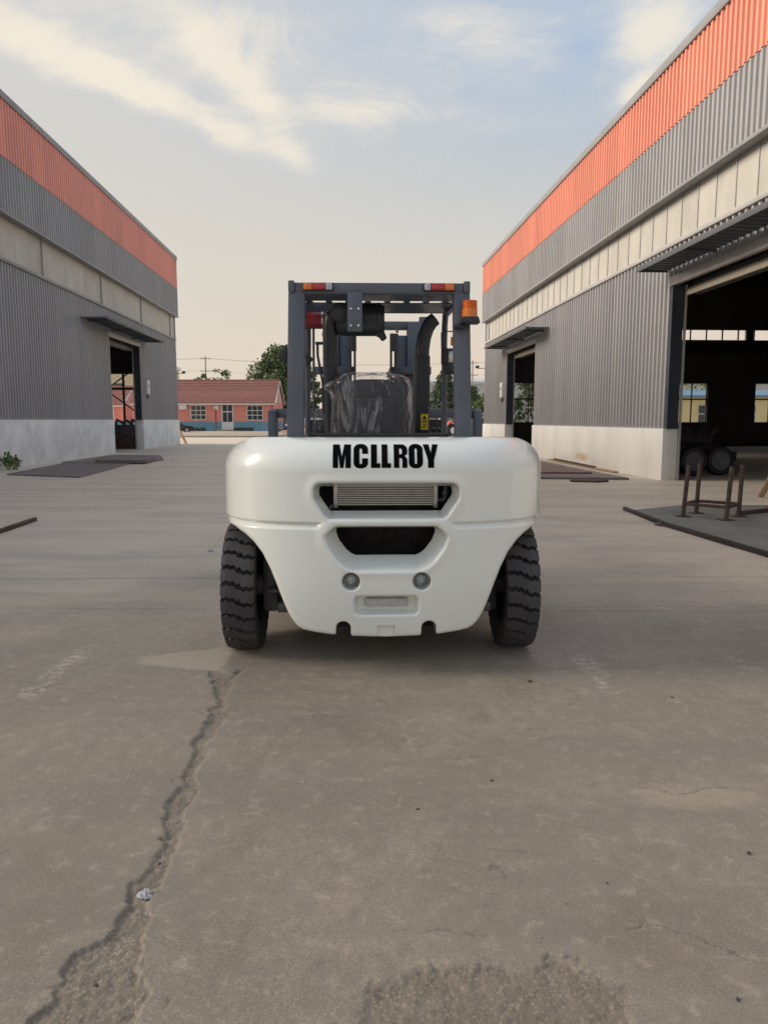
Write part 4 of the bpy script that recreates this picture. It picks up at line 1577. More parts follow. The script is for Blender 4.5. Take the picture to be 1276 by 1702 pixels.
# levers
mb = MB()
for x in (0.40, 0.445, 0.49):
    mb.tube([(x, 1.95, 1.33), (x, 1.90, 1.41)], 0.007, 8)
    mb.lathe([(0, -0.016), (0.018, -0.008), (0.018, 0.008), (0, 0.016)], 12, Matrix.Translation((x, 1.90, 1.425)))
mb.box(0.36, 0.54, 1.86, 2.05, 1.32, 1.392, 0.01)
mb.build('control_levers', M['paint_black'], FL)
mb = MB()
for x in (-0.50, -0.475, -0.45):
    mb.tube([(x, 1.75, 1.30), (x + 0.004, 1.72, 1.50)], 0.008, 8)
mb.box(-0.53, -0.43, 1.68, 1.78, 1.38, 1.42, 0.01)
lv = mb.build('direction_levers', M['paint_black'], FL)
mb = MB()
mb.tube([(-0.475, 1.74, 1.40), (-0.470, 1.735, 1.46), (-0.474, 1.73, 1.52), (-0.488, 1.72, 1.575), (-0.495, 1.715, 1.59)], [0.028, 0.040, 0.045, 0.030, 0.006], 9)
mb.build('lever_film', M['film'], lv)

# mirrors
mb = MB()
mb.box(0.502, 0.635, 1.90, 1.93, 1.945, 2.075, 0.01)
mb.box(0.535, 0.630, 1.90, 1.925, 1.865, 1.944, 0.01)
mr = mb.build('side_mirror', M['paint_black'], FL)
mb = MB()
mb.tube([(0.505, 1.91, 2.07), (0.502, 1.91, 2.195), (0.515, 1.91, 2.208), (0.61, 1.91, 2.208), (0.625, 1.91, 2.195), (0.63, 1.91, 2.07)], 0.005, 6)
mb.build('mirror_stay', M['paint_black'], mr)
MB().box(0.578, 0.606, 1.89, 1.92, 2.095, 2.165, 0.008).build('amber_marker', M['lens_amber'], mr)
MB().box(0.56, 0.62, 1.892, 1.8995, 1.96, 2.05, 0.006).build('mirror_face', M['chrome'], mr)
mb = MB()
mb.prism([(-0.70, 2.07), (-0.765, 2.00), (-0.765, 1.955), (-0.70, 1.915)], 1.50, 1.56, 'y', 0.008)
mb.prism([(-0.56, 2.02), (-0.505, 1.955), (-0.56, 1.90)], 1.54, 1.57, 'y', 0.006)
mb.bar((-0.70, 1.53, 1.99), (-0.56, 1.56, 1.97), 0.02, 0.02)
mb.build('side_mirror', M['paint_black'], FL)
mb = MB()
mb.tube([(-0.525, 1.9, 2.3), (-0.53, 1.9, 1.3)], 0.010, 8)
mb.build('grab_rail', M['machine'], FL)

# mast, cylinders, carriage, forks
MX = -0.035
mast = None
mb = MB()
for sx in (-1, 1):
    x = MX + sx * 0.40
    mb.box(x - 0.075, x + 0.075, 2.98, 3.16, 0.15, 2.42, 0.012)
mb.box(MX - 0.45, MX + 0.47, 3.02, 3.12, 2.355, 2.43, 0.01)
mb.box(MX + 0.44, MX + 0.51, 3.0, 3.08, 2.38, 2.47, 0.006)
mast = mb.build('mast', M['paint_slate'], FL)
for sx in (-1, 1):
    x = MX + sx * 0.27
    mb = MB()
    mb.box(x - 0.055, x + 0.055, 3.03, 3.20, 0.15, 2.30, 0.01)
    mb.build('inner_rail', M['paint_slate'], mast)
    mb = MB()
    mb.box(MX + sx * 0.36 - 0.19, MX + sx * 0.36 + 0.19, 2.93, 2.978, 1.925, 2.00, 0.006)
    mb.build('mast_tie', M['paint_slate'], mast)
    mb = MB()
    for dx in (-0.022, 0.018):
        mb.tube([(MX + sx * 0.19 + dx, 2.9, 0.6), (MX + sx * 0.19 + dx, 2.9, 2.16)], 0.011, 10)
    mb.tube([(MX + sx * 0.19, 2.9, 2.14), (MX + sx * 0.19, 2.9, 2.30)], 0.034, 12)
    mb.build('lift_cylinder', M['paint_black'], mast)
    mb = MB()
    for k in range(22):
        mb.box(MX + sx * 0.225 - 0.012, MX + sx * 0.225 + 0.012, 2.885, 2.915, 1.75 + k * 0.028, 1.768 + k * 0.028)
    tag(mb.build('lift_chain', M['machine'], mast), None, None, kind='stuff')
mb = MB()
mb.tube([(MX - 0.52, 2.92, 2.22), (MX - 0.52, 2.92, 2.10), (MX - 0.475, 2.92, 1.85), (MX - 0.47, 2.92, 1.4)], 0.012, 8)
mb.box(MX - 0.54, MX - 0.47, 2.90, 2.94, 2.20, 2.225)
mb.build('hydraulic_hose', M['paint_black'], FL)
mb = MB()
mb.box(-1.07, 1.06, 3.42, 3.52, 1.52, 1.612, 0.008)
for x in (-1.045, 1.035):
    mb.box(x - 0.045, x + 0.045, 3.36, 3.53, 0.25, 1.60, 0.02)
mb.box(-1.0, 1.0, 3.44, 3.52, 0.35, 0.47, 0.01)
car = mb.build('carriage', M['paint_slate'], FL)
for x in (-0.6, 0.6):
    mb = MB()
    mb.prism([(3.53, 1.5), (3.60, 1.5), (3.60, 0.13), (5.2, 0.09), (5.2, 0.07), (3.53, 0.06)], x - 0.09, x + 0.09, 'x')
    mb.build('fork', M['paint_black'], car)

# ================================================================== beyond the yard
M['pink'] = mat('pink_render', (0.74, 0.29, 0.235), 0.85, 0.0, 0.08, 0.8)
M['pink_pale'] = mat('pale_pink_render', (0.66, 0.38, 0.34), 0.85, 0.0, 0.08, 0.8)
M['dado'] = mat('blue_dado', (0.17, 0.33, 0.42), 0.85, 0.0, 0.08, 0.8)
M['tile'] = mat('red_brown_roof_tile', (0.245, 0.105, 0.085), 0.75, 0.0, 0.14, 1.2, rnd=0.1)
M['white_paint'] = mat('white_paint', (0.72, 0.70, 0.66), 0.6, 0.0, 0.06, 2)
M['magenta'] = mat('red_downpipe', (0.42, 0.05, 0.10), 0.5, 0.0, 0.08, 3)
M['yellow'] = mat('yellow_render', (0.82, 0.68, 0.36), 0.85, 0.0, 0.08, 0.5)
M['cream'] = mat('cream_render', (0.62, 0.54, 0.36), 0.85, 0.0, 0.08, 0.3)
M['blue_roof'] = mat('blue_roof_sheet', (0.16, 0.27, 0.40), 0.5, 0.0, 0.08, 0.5)
M['haze_clad'] = mat('hazed_cladding', (0.50, 0.51, 0.52), 0.5, 0.0, 0.06, 0.2)  # distance haze painted in as a paler colour
M['bark'] = mat('bark', (0.09, 0.07, 0.055), 0.9, 0.0, 0.3, 6)
M['leaf_a'] = mat('leaf_mid', (0.10, 0.14, 0.06), 0.7, 0.0, 0.5, 1.4)
M['leaf_b'] = mat('leaf_dark', (0.07, 0.10, 0.05), 0.7, 0.0, 0.5, 1.4)
M['leaf_c'] = mat('leaf_fresh', (0.14, 0.19, 0.065), 0.7, 0.0, 0.45, 1.4)
M['sand'] = mat('pale_sandy_paving', (0.42, 0.35, 0.27), 0.9, 0.0, 0.12, 0.6)
M['pole'] = mat('pole_concrete', (0.30, 0.28, 0.26), 0.8, 0.0, 0.1, 1)
M['wire'] = mat('wire', (0.12, 0.11, 0.11), 0.6, 0.0, 0.1, 1)
M['car_black'] = mat('black_car_paint', (0.02, 0.022, 0.026), 0.2, 0.0, 0.1, 2, coat=0.6)
M['car_blue'] = mat('pale_blue_car_paint', (0.33, 0.38, 0.45), 0.25, 0.0, 0.05, 2, coat=0.6)
M['tractor_red'] = mat('orange_red_paint', (0.62, 0.07, 0.03), 0.35, 0.0, 0.08, 3, coat=0.3)
M['tank'] = mat('silver_tank', (0.48, 0.48, 0.48), 0.35, 0.3, 0.1, 2)
M['wood'] = mat('raw_timber', (0.40, 0.27, 0.15), 0.8, 0.0, 0.2, 6, stretch=(1, 1, 0.2))
M['paper'] = mat('white_paper', (0.75, 0.76, 0.78), 0.5, 0.0, 0.1, 40)
M['pebble'] = mat('dark_pebble', (0.06, 0.055, 0.05), 0.8, 0.0, 0.3, 40)

# pale paving and its kerb at the far end of the yard
o = MB().box(-34, -9.2, 64.0, 91.0, -0.1, 0.14, 0.02).build('pavement', M['sand'])
tag(o, 'pale sandy paving with low kerb in front of the pink house', None, kind='structure')


def house(name, label, x0, x1, y0, dep, eave, ridge, wins, doors, extras=True, rm='tile'):
    t = thing(name, label, 'house', (x0, y0, 0))
    W_ = x1 - x0
    MB().box(0, W_, 0, dep, 1.261, eave).build('wall', M['pink'], t)
    MB().box(-0.02, W_ + 0.02, -0.02, dep + 0.02, -0.1, 1.26).build('dado', M['dado'], t)
    yr = dep / 2
    MB().prism([(0, eave + 0.002), (dep, eave + 0.002), (yr, ridge - 0.16)], 0.0, W_, 'x').build('gable', M['pink_pale'], t)
    ov = 0.45
    n = 13
    for side in (0, 1):
        mb0 = None
        for i in range(n):
            a, b = i / n, (i + 1) / n
            ya, yb = (-ov + (yr + ov) * a), (-ov + (yr + ov) * b)
            za, zb_ = eave - 0.05 + (ridge - eave + 0.05) * a, eave - 0.05 + (ridge - eave + 0.05) * b
            if side:
                ya, yb = dep - ya, dep - yb
            mb = MB()
            s = 1 if side == 0 else -1
            mb.prism([(ya, za), (ya, za + 0.12), (yb, zb_ + 0.06), (yb, zb_)], -0.15, W_ + 0.18, 'x')
            mb.build('tile_course', M[rm], t)
    MB().tube([(-0.15, yr, ridge + 0.05), (W_ + 0.18, yr, ridge + 0.05)], 0.12, 8).build('ridge_tile', M[rm], t)
    MB().box(-0.1, W_ + 0.1, -ov - 0.02, -0.021, eave - 0.22, eave - 0.06).build('eave_fascia', M['white_paint'], t)
    MB().prism([(dep + ov, eave - 0.1), (dep + ov, eave + 0.05), (yr, ridge + 0.02), (yr, ridge - 0.15)], W_ + 0.181, W_ + 0.26, 'x').build('verge', M['white_paint'], t)
    MB().prism([(-ov, eave - 0.1), (-ov, eave + 0.05), (yr, ridge + 0.02), (yr, ridge - 0.15)], W_ + 0.181, W_ + 0.26, 'x').build('verge', M['white_paint'], t)
    for a, b, z0, z1 in wins:
        mb = MB()
        f = mb.box(a - 0.08, b + 0.08, -0.07, -0.025, z1, z1 + 0.08).box(a - 0.08, b + 0.08, -0.12, -0.025, z0 - 0.1, z0).box(a - 0.08, a, -0.07, -0.025, z0, z1).box(b, b + 0.08, -0.07, -0.025, z0, z1).build('window', M['white_paint'], t)
        nx_, nz_ = 3, 3
        for i in range(nx_):
            for j in range(nz_):
                xa, xb = a + (b - a) * i / nx_, a + (b - a) * (i + 1) / nx_
                za, zb_ = z0 + (z1 - z0) * j / nz_, z0 + (z1 - z0) * (j + 1) / nz_
                MB().box(xa + 0.03, xb - 0.03, -0.035, -0.024, za + 0.04, zb_ - 0.04).build('pane', M['dark_pane'], f)
        mb = MB()
        for i in range(1, nx_):
            mb.box(a + (b - a) * i / nx_ - 0.03, a + (b - a) * i / nx_ + 0.03, -0.06, -0.02, z0, z1)
        for j in range(1, nz_):
            mb.box(a, b, -0.058, -0.02, z0 + (z1 - z0) * j / nz_ - 0.04, z0 + (z1 - z0) * j / nz_ + 0.04)
        mb.build('glazing_bars', M['white_paint'], f)
    for a, b, z1 in doors:
        f = MB().box(a - 0.08, b + 0.08, -0.08, -0.025, 0.30, z1 + 0.08).build('door', M['white_paint'], t)
        m_ = (a + b) / 2
        for xa, xb in ((a + 0.06, m_ - 0.05), (m_ + 0.05, b - 0.06)):
            MB().box(xa, xb, -0.10, -0.081, 2.55, z1 - 0.05).build('pane', M['dark_pane'], f)
            MB().box(xa, xb, -0.10, -0.081, 1.25, 2.42).build('pane', M['dark_pane'], f)
        MB().box(a - 0.6, b + 0.6, -0.9, -0.085, 0.1, 0.30).build('step', M['sand'], t)
    return t


H1 = house('pink_house', 'pink bungalow with blue dado and red tiled roof beyond the yard', -31.0, -13.5, 92.0, 8.0, 3.55, 6.45,
           [(7.3, 9.05, 1.55, 3.2), (14.2, 16.05, 1.5, 3.2)], [(11.1, 12.4, 3.35)])
for x in (10.3, 17.25):
    MB().tube([(x, -0.12, 0.1), (x, -0.12, 3.4)], 0.06, 8).build('downpipe', M['magenta'], H1)
mb = MB()
mb.box(5.9, 6.8, -0.42, -0.03, 2.75, 3.3, 0.03)
mb.build('air_conditioner', M['white_paint'], H1)
MB().lathe([(0.0, 0.0), (0.35, 0.0), (0.3, 0.10), (0.0, 0.14)], 14, Matrix.Translation((10.4, -0.05, 3.0)) @ Matrix.Rotation(R(90), 4, 'X')).build('wall_lamp', M['white_paint'], H1)
house('pink_house', 'pink bungalow glimpsed through the open door of the left warehouse', -55.0, -34.6, 99.0, 8.0, 3.45, 6.0, [], [(17.6, 19.2, 3.3)])

t = thing('cream_building', 'tall cream building seen through the braced end of the left warehouse', 'building', (-52.0, 120.0, 0))
MB().box(0, 15.5, 0, 14, -0.1, 10.2).build('wall', M['cream'], t)
MB().box(-0.3, 15.8, -0.3, 14.3, 10.2, 10.7).build('roof_slab', M['white_paint'], t)
for i in range(4):
    for z in (2.0, 5.6):
        w = MB().box(1.5 + i * 3.6, 3.3 + i * 3.6, -0.06, -0.002, z, z + 1.8).build('window', M['white_paint'], t)
        MB().box(1.62 + i * 3.6, 3.18 + i * 3.6, -0.09, -0.061, z + 0.1, z + 1.7).build('pane', M['dark_pane'], w)

t = thing('yellow_building', 'long yellow building with blue sheet roof behind the right warehouse', 'building', (18.0, 62.0, 0))
MB().box(0, 40, 0, 9, -0.1, 3.35).build('wall', M['yellow'], t)
MB().prism([(-0.5, 3.36), (-0.5, 3.5), (4.5, 4.1), (9.5, 3.5), (9.5, 3.36)], -0.3, 40.3, 'x').build('roof', M['blue_roof'], t)
for i in range(11):
    x = 0.9 + i * 3.55
    w = MB().box(x, x + 1.25, -0.07, -0.002, 1.15, 2.75).build('window', M['white_paint'], t)
    for a, b in ((0.06, 0.58), (0.67, 1.19)):
        for c, d in ((1.22, 1.95), (2.03, 2.68)):
            MB().box(x + a, x + b, -0.09, -0.071, c, d).build('pane', M['dark_pane'], w)

t = thing('far_hall', 'pale grey sheet hall far behind the trees on the right', 'building', (7.0, 150.0, 0))
MB().box(0, 70, 0, 24, -0.1, 8.6).build('wall', M['haze_clad'], t)
MB().prism([(-0.4, 8.61), (-0.4, 9.1), (12, 10.4), (24.4, 9.1), (24.4, 8.61)], -0.4, 70.4, 'x').build('roof', M['haze_clad'], t)
mb = MB()
for i in range(70):
    mb.box(i * 1.0 + 0.4, i * 1.0 + 0.5, -0.06, -0.002, 0.1, 8.5)
tag(mb.build('wall_ribs', M['haze_clad'], t), None, None, kind='stuff')


def leaves(bmv, bmf, c, rad, n, size, rs):
    for _ in range(n):
        d = rs.normal(0, 1, 3)
        d /= np.linalg.norm(d)
        p = c + d * rad * (rs.random() ** 0.45)
        a = rs.normal(0, 1, 3)
        a /= np.linalg.norm(a)
        b = np.cross(a, rs.normal(0, 1, 3))
        b /= max(1e-6, np.linalg.norm(b))
        s = size * (0.6 + 0.8 * rs.random())
        k = len(bmv)
        bmv += [p - a * s, p - b * s * 0.55, p + a * s, p + b * s * 0.55]
        bmf.append((k, k + 1, k + 2, k + 3))


def tree(label, x, y, h, cw, base, seed, leaf='leaf_a', conic=0.0, nclump=34, nleaf=75, size=0.17, group='trees beyond the yard', name='tree', cat='tree'):
    rs = np.random.default_rng(seed)
    t = thing(name, label, cat, (x, y, 0), 0, group)
    mb = MB()
    tr = 0.028 * h if name == 'tree' else 0.03
    top = h * 0.82
    mid_ = [(0, 0, -0.1), (0.02 * h * rs.normal(), 0.02 * h * rs.normal(), h * 0.3), (0.02 * h * rs.normal(), 0.02 * h * rs.normal(), h * 0.6), (0.01 * h * rs.normal(), 0, top)]
    mb.tube(mid_, [tr, tr * 0.8, tr * 0.5, tr * 0.15], 8)
    vs, fs = [], []
    for i in range(nclump):
        q = rs.random()
        z = base + (h - base) * (0.08 + 0.9 * q)
        if conic:
            rr = cw / 2 * ((1 - q) * conic + (1 - conic) * math.sin(math.pi * min(0.95, q * 0.85 + 0.15)))
        else:
            rr = cw / 2 * math.sin(math.pi * (0.12 + 0.80 * q)) ** 0.7
        an = rs.random() * 6.283
        r_ = rr * (0.35 + 0.65 * rs.random() ** 0.6)
        c = np.array([math.cos(an) * r_, math.sin(an) * r_, z])
        cr = cw * (0.09 + 0.08 * rs.random())
        leaves(vs, fs, c, cr * np.array([1.1, 1.1, 0.85]), nleaf, size, rs)
        if i % 3 == 0 and name == 'tree':
            z0 = max(base * 0.8, z - cw * 0.35)
            mb.tube([(0, 0, z0), tuple(c * np.array([0.5, 0.5, 1]) + np.array([0, 0, -0.25 * (z - z0)])), tuple(c)], [tr * 0.4, tr * 0.25, tr * 0.08], 5)
    mb.build('trunk', M['bark'], t)
    me_ = bpy.data.meshes.new('crown')
    me_.from_pydata([tuple(v) for v in vs], [], fs)
    link('crown', me_, M[leaf], t)
    return t


tree('tall leafy tree rising behind the right end of the pink house', -14.3, 106, 11.4, 8.6, 1.0, 21, 'leaf_a', nclump=130, nleaf=120, size=0.2)
tree('leafy tree just right of the overhead guard left pillar', -11.0, 108, 8.2, 4.0, 0.8, 22, 'leaf_a', nclump=60, nleaf=90)
tree('slim tree showing between guard pillar and mast', -8.6, 112, 8.2, 3.2, 0.8, 23, 'leaf_a', conic=0.6)
tree('small tree top above the pink roof beside the utility pole', -27.2, 112, 8.5, 3.0, 4.0, 24, 'leaf_a', nclump=18, nleaf=50)
tree('rounder tree top above the middle of the pink roof', -24.3, 112, 9.1, 4.2, 4.0, 25, 'leaf_a', nclump=24, nleaf=50)
tree('spire-shaped tree in front of the far grey hall', 8.9, 110, 8.4, 6.0, 0.6, 26, 'leaf_b', conic=0.75, nclump=90, nleaf=100)
tree('bushy tree beside the right pillar of the forklift guard', 12.4, 112, 6.6, 4.8, 0.5, 27, 'leaf_a', nclump=70)
tree('fresh green tree at the right warehouse corner', 13.7, 100, 4.8, 3.6, 0.3, 28, 'leaf_c', nclump=40)
tree('narrow tree seen between the mast rails', 0.9, 112, 9.4, 2.4, 2.0, 29, 'leaf_c', conic=0.4, nclump=26)
tree('tree seen through the far door of the right warehouse', 14.6, 72, 6.4, 5.4, 0.3, 30, 'leaf_b', nclump=60, nleaf=80)
tree('tree behind the blue roof seen through the right hall window', 36.5, 84, 8.4, 6.0, 1.0, 31, 'leaf_c', nclump=44)
for i, (x, y, h, w) in enumerate([(-11.6, 116, 3.6, 4.0), (-8.0, 117, 3.8, 4.4), (-4.2, 117, 3.4, 4.2), (-0.4, 117, 3.6, 4.2), (3.4, 117, 3.5, 4.4), (7.0, 117, 4.2, 4.2), (10.6, 117, 4.6, 4.4), (14.2, 117, 4.8, 4.4)]):
    tree('dark shrub behind the far fence, %s of eight from the left' % ['first', 'second', 'third', 'fourth', 'fifth', 'sixth', 'seventh', 'last'][i], x, y, h, w, 0.1, 60 + i, 'leaf_b', nclump=30, nleaf=60, group='hedge row behind the fence', name='shrub', cat='shrub')

# clipped planters by the house
for i, (x0, x1, lab) in enumerate([(-24.6, -21.6, 'low clipped hedge below the left window of the pink house'), (-18.2, -15.8, 'low clipped hedge below the right window of the pink house')]):
    t = thing('hedge', lab, 'hedge', ((x0 + x1) / 2, 90.4, 0.14), 0, 'clipped hedges by the house')
    rs = np.random.default_rng(90 + i)
    vs, fs = [], []
    for k in range(14):
        leaves(vs, fs, np.array([(x1 - x0) * ((k + 0.5) / 14 - 0.5), 0, 0.26]), np.array([0.16, 0.22, 0.2]), 60, 0.07, rs)
    me_ = bpy.data.meshes.new('crown')
    me_.from_pydata([tuple(v) for v in vs], [], fs)
    link('crown', me_, M['leaf_b'], t)
    MB().box(-(x1 - x0) / 2, (x1 - x0) / 2, -0.2, 0.2, 0.0, 0.14, 0.02).build('planter', M['machine'], t)

# white railing fence
for i, (x0, x1, lab) in enumerate([(-14.4, -1.0, 'white bar fence at the far end, left of the forklift mast'), (-0.6, 18.0, 'white bar fence at the far end, right of the forklift mast')]):
    t = thing('bar_fence', lab, 'fence', (x0, 97.0, 0), 0, 'white bar fence')
    L_ = x1 - x0
    for z in (0.35, 1.85):
        MB().box(0, L_, -0.03, 0.03, z, z + 0.07).build('rail', M['white_paint'], t)
    k = 0
    while k <= L_:
        MB().box(k - 0.06, k + 0.06, -0.065, 0.065, -0.1, 2.05).build('post', M['white_paint'], t)
        k += 2.6
    mb = MB()
    for k in np.arange(0.2, L_, 0.22):
        mb.box(k - 0.02, k + 0.02, -0.021, 0.021, 0.3, 2.0)
    tag(mb.build('pickets', M['white_paint'], t), None, None, kind='stuff')

# utility poles and their wires
tops = []
for x, y, h, lab in [(-30.8, 130, 12.4, 'thin utility pole above the pink house roof'), (15.3, 130, 11.7, 'thin utility pole between forklift guard and right warehouse'), (-92, 128, 12.6, None), (70, 131, 12.0, None)]:
    tops.append((x, y, h))
    if lab is None:
        lab = 'utility pole far out to the %s carrying the same wires' % ('left' if x < 0 else 'right')
    t = thing('utility_pole', lab, 'utility pole', (x, y, 0), 0, 'utility poles')
    MB().tube([(0, 0, -0.1), (0, 0, h)], [0.16, 0.10], 10).build('post', M['pole'], t)
    for z in (h - 0.5, h - 2.6):
        c = MB().box(-0.9, 0.9, -0.05, 0.05, z, z + 0.1).build('crossarm', M['pole'], t)
        for k in (-0.8, 0.8):
            MB().lathe([(0.05, 0), (0.07, 0.05), (0.04, 0.12), (0.06, 0.16), (0.0, 0.2)], 8, Matrix.Translation((k, 0, z + 0.1))).build('insulator', M['white_paint'], c)
order = [tops[2], tops[0], tops[1], tops[3]]
for dz, dy, lab in [(-0.3, -0.1, 'uppermost power line across the sky'), (-0.32, 0.9, 'second power line close under the top one'), (-2.4, 0, 'lowest power line across the sky')]:
    pts = []
    for (xa, ya, ha), (xb, yb, hb) in zip(order[:-1], order[1:]):
        for k in range(16):
            f = k / 16
            pts.append((xa + (xb - xa) * f, ya + (yb - ya) * f + dy, ha + (hb - ha) * f + dz - 3.2 * f * (1 - f)))
    tag(MB().tube(pts, 0.013, 5).build('power_line', M['wire']), lab, 'wire', 'power lines')


# parked vehicles at the far end
def car(name, label, x, y, rz, paint, suv=0.0):
    t = thing(name, label, 'car', (x, y, 0.0), rz, 'cars parked beyond the yard')
    mb = MB()
    mb.prism([(-2.1, 0.28), (2.1, 0.28), (2.16, 0.62), (2.05, 0.80 + suv * 0.2), (1.0, 0.92 + suv * 0.25), (-1.9, 0.98 + suv * 0.25), (-2.14, 0.85), (-2.18, 0.5)], -0.86, 0.86, 'x', 0.06)
    body = mb.build('body', paint, t)
    mb = MB()
    z0, z1 = 0.93 + suv * 0.22, 1.46 + suv * 0.3
    for (a, b) in (((-1.75, z0), (-1.15, z1)), ):
        pass
    prof = [(-1.80, z0), (1.05, z0), (0.35, z1), (-1.2 - 0.3 * suv, z1)]
    A = [mb.bm.verts.new((-0.80 if p[1] == z0 else -0.62, p[0], p[1])) for p in prof]
    B_ = [mb.bm.verts.new((0.80 if p[1] == z0 else 0.62, p[0], p[1])) for p in prof]
    mb.bm.faces.new(A)
    mb.bm.faces.new(B_[::-1])
    for k in range(4):
        mb.bm.faces.new((A[k], B_[k], B_[(k + 1) % 4], A[(k + 1) % 4]))
    gh = mb.build('windows', M['dark_pane'], t)
    MB().box(-0.60, 0.60, -1.15 - 0.3 * suv, 0.33, z1 - 0.03, z1 + 0.03, 0.02).build('roof', paint, t)
    for sx in (-1, 1):
        for yy in (-1.3, 1.35):
            w = MB().lathe([(0.0, -0.1), (0.2, -0.1), (0.31, -0.09), (0.33, 0.0), (0.31, 0.09), (0.2, 0.1), (0.0, 0.1)], 20, Matrix.Translation((sx * 0.78, yy, 0.33)) @ RX).build('wheel', M['black'], t)
            MB().lathe([(0.0, 0.02), (0.19, 0.01), (0.2, 0.0)], 16, Matrix.Translation((sx * 0.885, yy, 0.33)) @ (RX if sx > 0 else Matrix.Rotation(R(-90), 4, 'Y'))).build('rim', M['tank'], w)
        MB().box(sx * 0.62 - 0.16, sx * 0.62 + 0.16, 2.10, 2.165, 0.60, 0.74, 0.02).build('headlight', M['lens_clear'], t)
        MB().box(sx * 0.66 - 0.14, sx * 0.66 + 0.14, -2.19, -2.12, 0.62, 0.78, 0.02).build('tail_lamp', M['lens_red'], t)
    return t


car('parked_car', 'black car nosing out behind the left warehouse corner', -23.6, 84.0, R(-75), M['car_black'])
car('parked_car', 'pale blue car parked just left of the right warehouse corner', 9.8, 76.0, R(40), M['car_blue'])
car('parked_car', 'dark car half hidden by the right warehouse corner', 7.9, 57.0, R(-65), M['car_black'], 0.3)

t = thing('tractor', 'small orange-red tractor parked in the distance right of the mast', 'tractor', (6.1, 66.0, 0), R(-60))
mb = MB()
mb.box(-0.36, 0.36, 0.1, 1.75, 0.62, 1.28, 0.08)
mb.build('bonnet', M['tractor_red'], t)
for sx in (-1, 1):
    MB().prism([(-1.2, 0.9), (-1.05, 1.25), (-0.6, 1.42), (-0.1, 1.25), (0.05, 0.9), (-0.1, 1.15), (-0.6, 1.30), (-1.05, 1.12)], sx * 0.66 - 0.17, sx * 0.66 + 0.17, 'x').build('mudguard', M['tractor_red'], t)
    w = MB().lathe([(0.0, -0.14), (0.30, -0.14), (0.52, -0.16), (0.58, -0.1), (0.58, 0.1), (0.52, 0.16), (0.30, 0.14), (0.0, 0.14)], 28, Matrix.Translation((sx * 0.66, -0.55, 0.58)) @ RX).build('rear_wheel', M['black'], t)
    MB().lathe([(0.0, -0.16), (0.28, -0.15), (0.28, 0.15), (0.0, 0.16)], 20, Matrix.Translation((sx * 0.66, -0.55, 0.58)) @ RX).build('rim', M['white_paint'], w)
    MB().lathe([(0.0, -0.09), (0.2, -0.09), (0.32, -0.08), (0.34, 0.0), (0.32, 0.08), (0.2, 0.09), (0.0, 0.09)], 22, Matrix.Translation((sx * 0.55, 1.35, 0.34)) @ RX).build('front_wheel', M['black'], t)
MB().box(-0.3, 0.3, -1.0, 0.1, 0.5, 0.85, 0.05).build('gearbox', M['machine'], t)
MB().box(-0.25, 0.25, -0.85, -0.45, 0.95, 1.05, 0.04).box(-0.25, 0.25, -0.95, -0.87, 1.0, 1.4, 0.03).build('seat', M['black'], t)
MB().tube([(0, 0.05, 1.2), (0, -0.15, 1.4)], 0.02, 8).tube([(0.18 * math.cos(a), -0.15 + 0.08 * math.sin(a), 1.4 + 0.16 * math.sin(a)) for a in np.linspace(0, 6.283, 17)], 0.015, 6).build('steering_wheel', M['black'], t)
MB().tube([(0.2, 1.0, 1.2), (0.2, 1.0, 1.85)], 0.03, 8).build('exhaust', M['black'], t)

t = thing('storage_tank', 'silver drum tank on a red cradle beyond the forklift lever', 'tank', (-8.0, 80.0, 0), R(12))
MB().lathe([(0.0, -1.3), (0.4, -1.25), (0.62, -1.1), (0.62, 1.1), (0.4, 1.25), (0.0, 1.3)], 24, Matrix.Translation((0, 0, 1.25)) @ RX).build('drum', M['tank'], t)
for x in (-0.8, 0.8):
    MB().prism([(-0.6, 0), (0.6, 0), (0.45, 0.8), (-0.45, 0.8)], x - 0.06, x + 0.06, 'x').build('cradle', M['magenta'], t)
MB().tube([(-1.2, -0.3, 0.3), (-1.9, -0.3, 1.5)], 0.06, 8).build('filler_pipe', M['white_paint'], t)
tag(MB().box(-10.6, -4.6, 77.6, 77.9, -0.1, 0.42, 0.02).build('low_wall', M['pink_pale']), 'low pale pink wall in front of the silver tank', 'wall')

t = thing('scooter', 'small parked scooter beside the fence at the right end of the pink house', 'scooter', (-11.6, 86.0, 0), R(80))
for y in (-0.6, 0.62):
    MB().lathe([(0.0, -0.04), (0.16, -0.04), (0.25, -0.05), (0.26, 0.0), (0.25, 0.05), (0.16, 0.04), (0.0, 0.04)], 18, Matrix.Translation((0, y, 0.26)) @ RX).build('wheel', M['black'], t)
MB().prism([(-0.8, 0.45), (-0.75, 0.72), (-0.1, 0.74), (0.0, 0.38), (0.35, 0.36), (0.48, 0.9), (0.56, 0.88), (0.5, 0.28), (-0.3, 0.24)], -0.14, 0.14, 'x', 0.02).build('body', M['car_black'], t)
MB().box(-0.13, 0.13, -0.75, -0.1, 0.745, 0.82, 0.03).build('seat', M['black'], t)
MB().tube([(-0.32, 0.38, 1.02), (0, 0.5, 1.0), (0.32, 0.38, 1.02)], 0.02, 8).tube([(0, 0.52, 0.9), (0, 0.5, 1.0)], 0.03, 8).build('handlebar', M['black'], t)

# ================================================================== things lying about the yard
def plate(label, pts, z, th, m, bend=0.0, name='steel_plate'):
    return tag(MB().prism(pts, z, z + th, 'z').build(name, m), label, 'steel plate', 'steel plates on the yard')


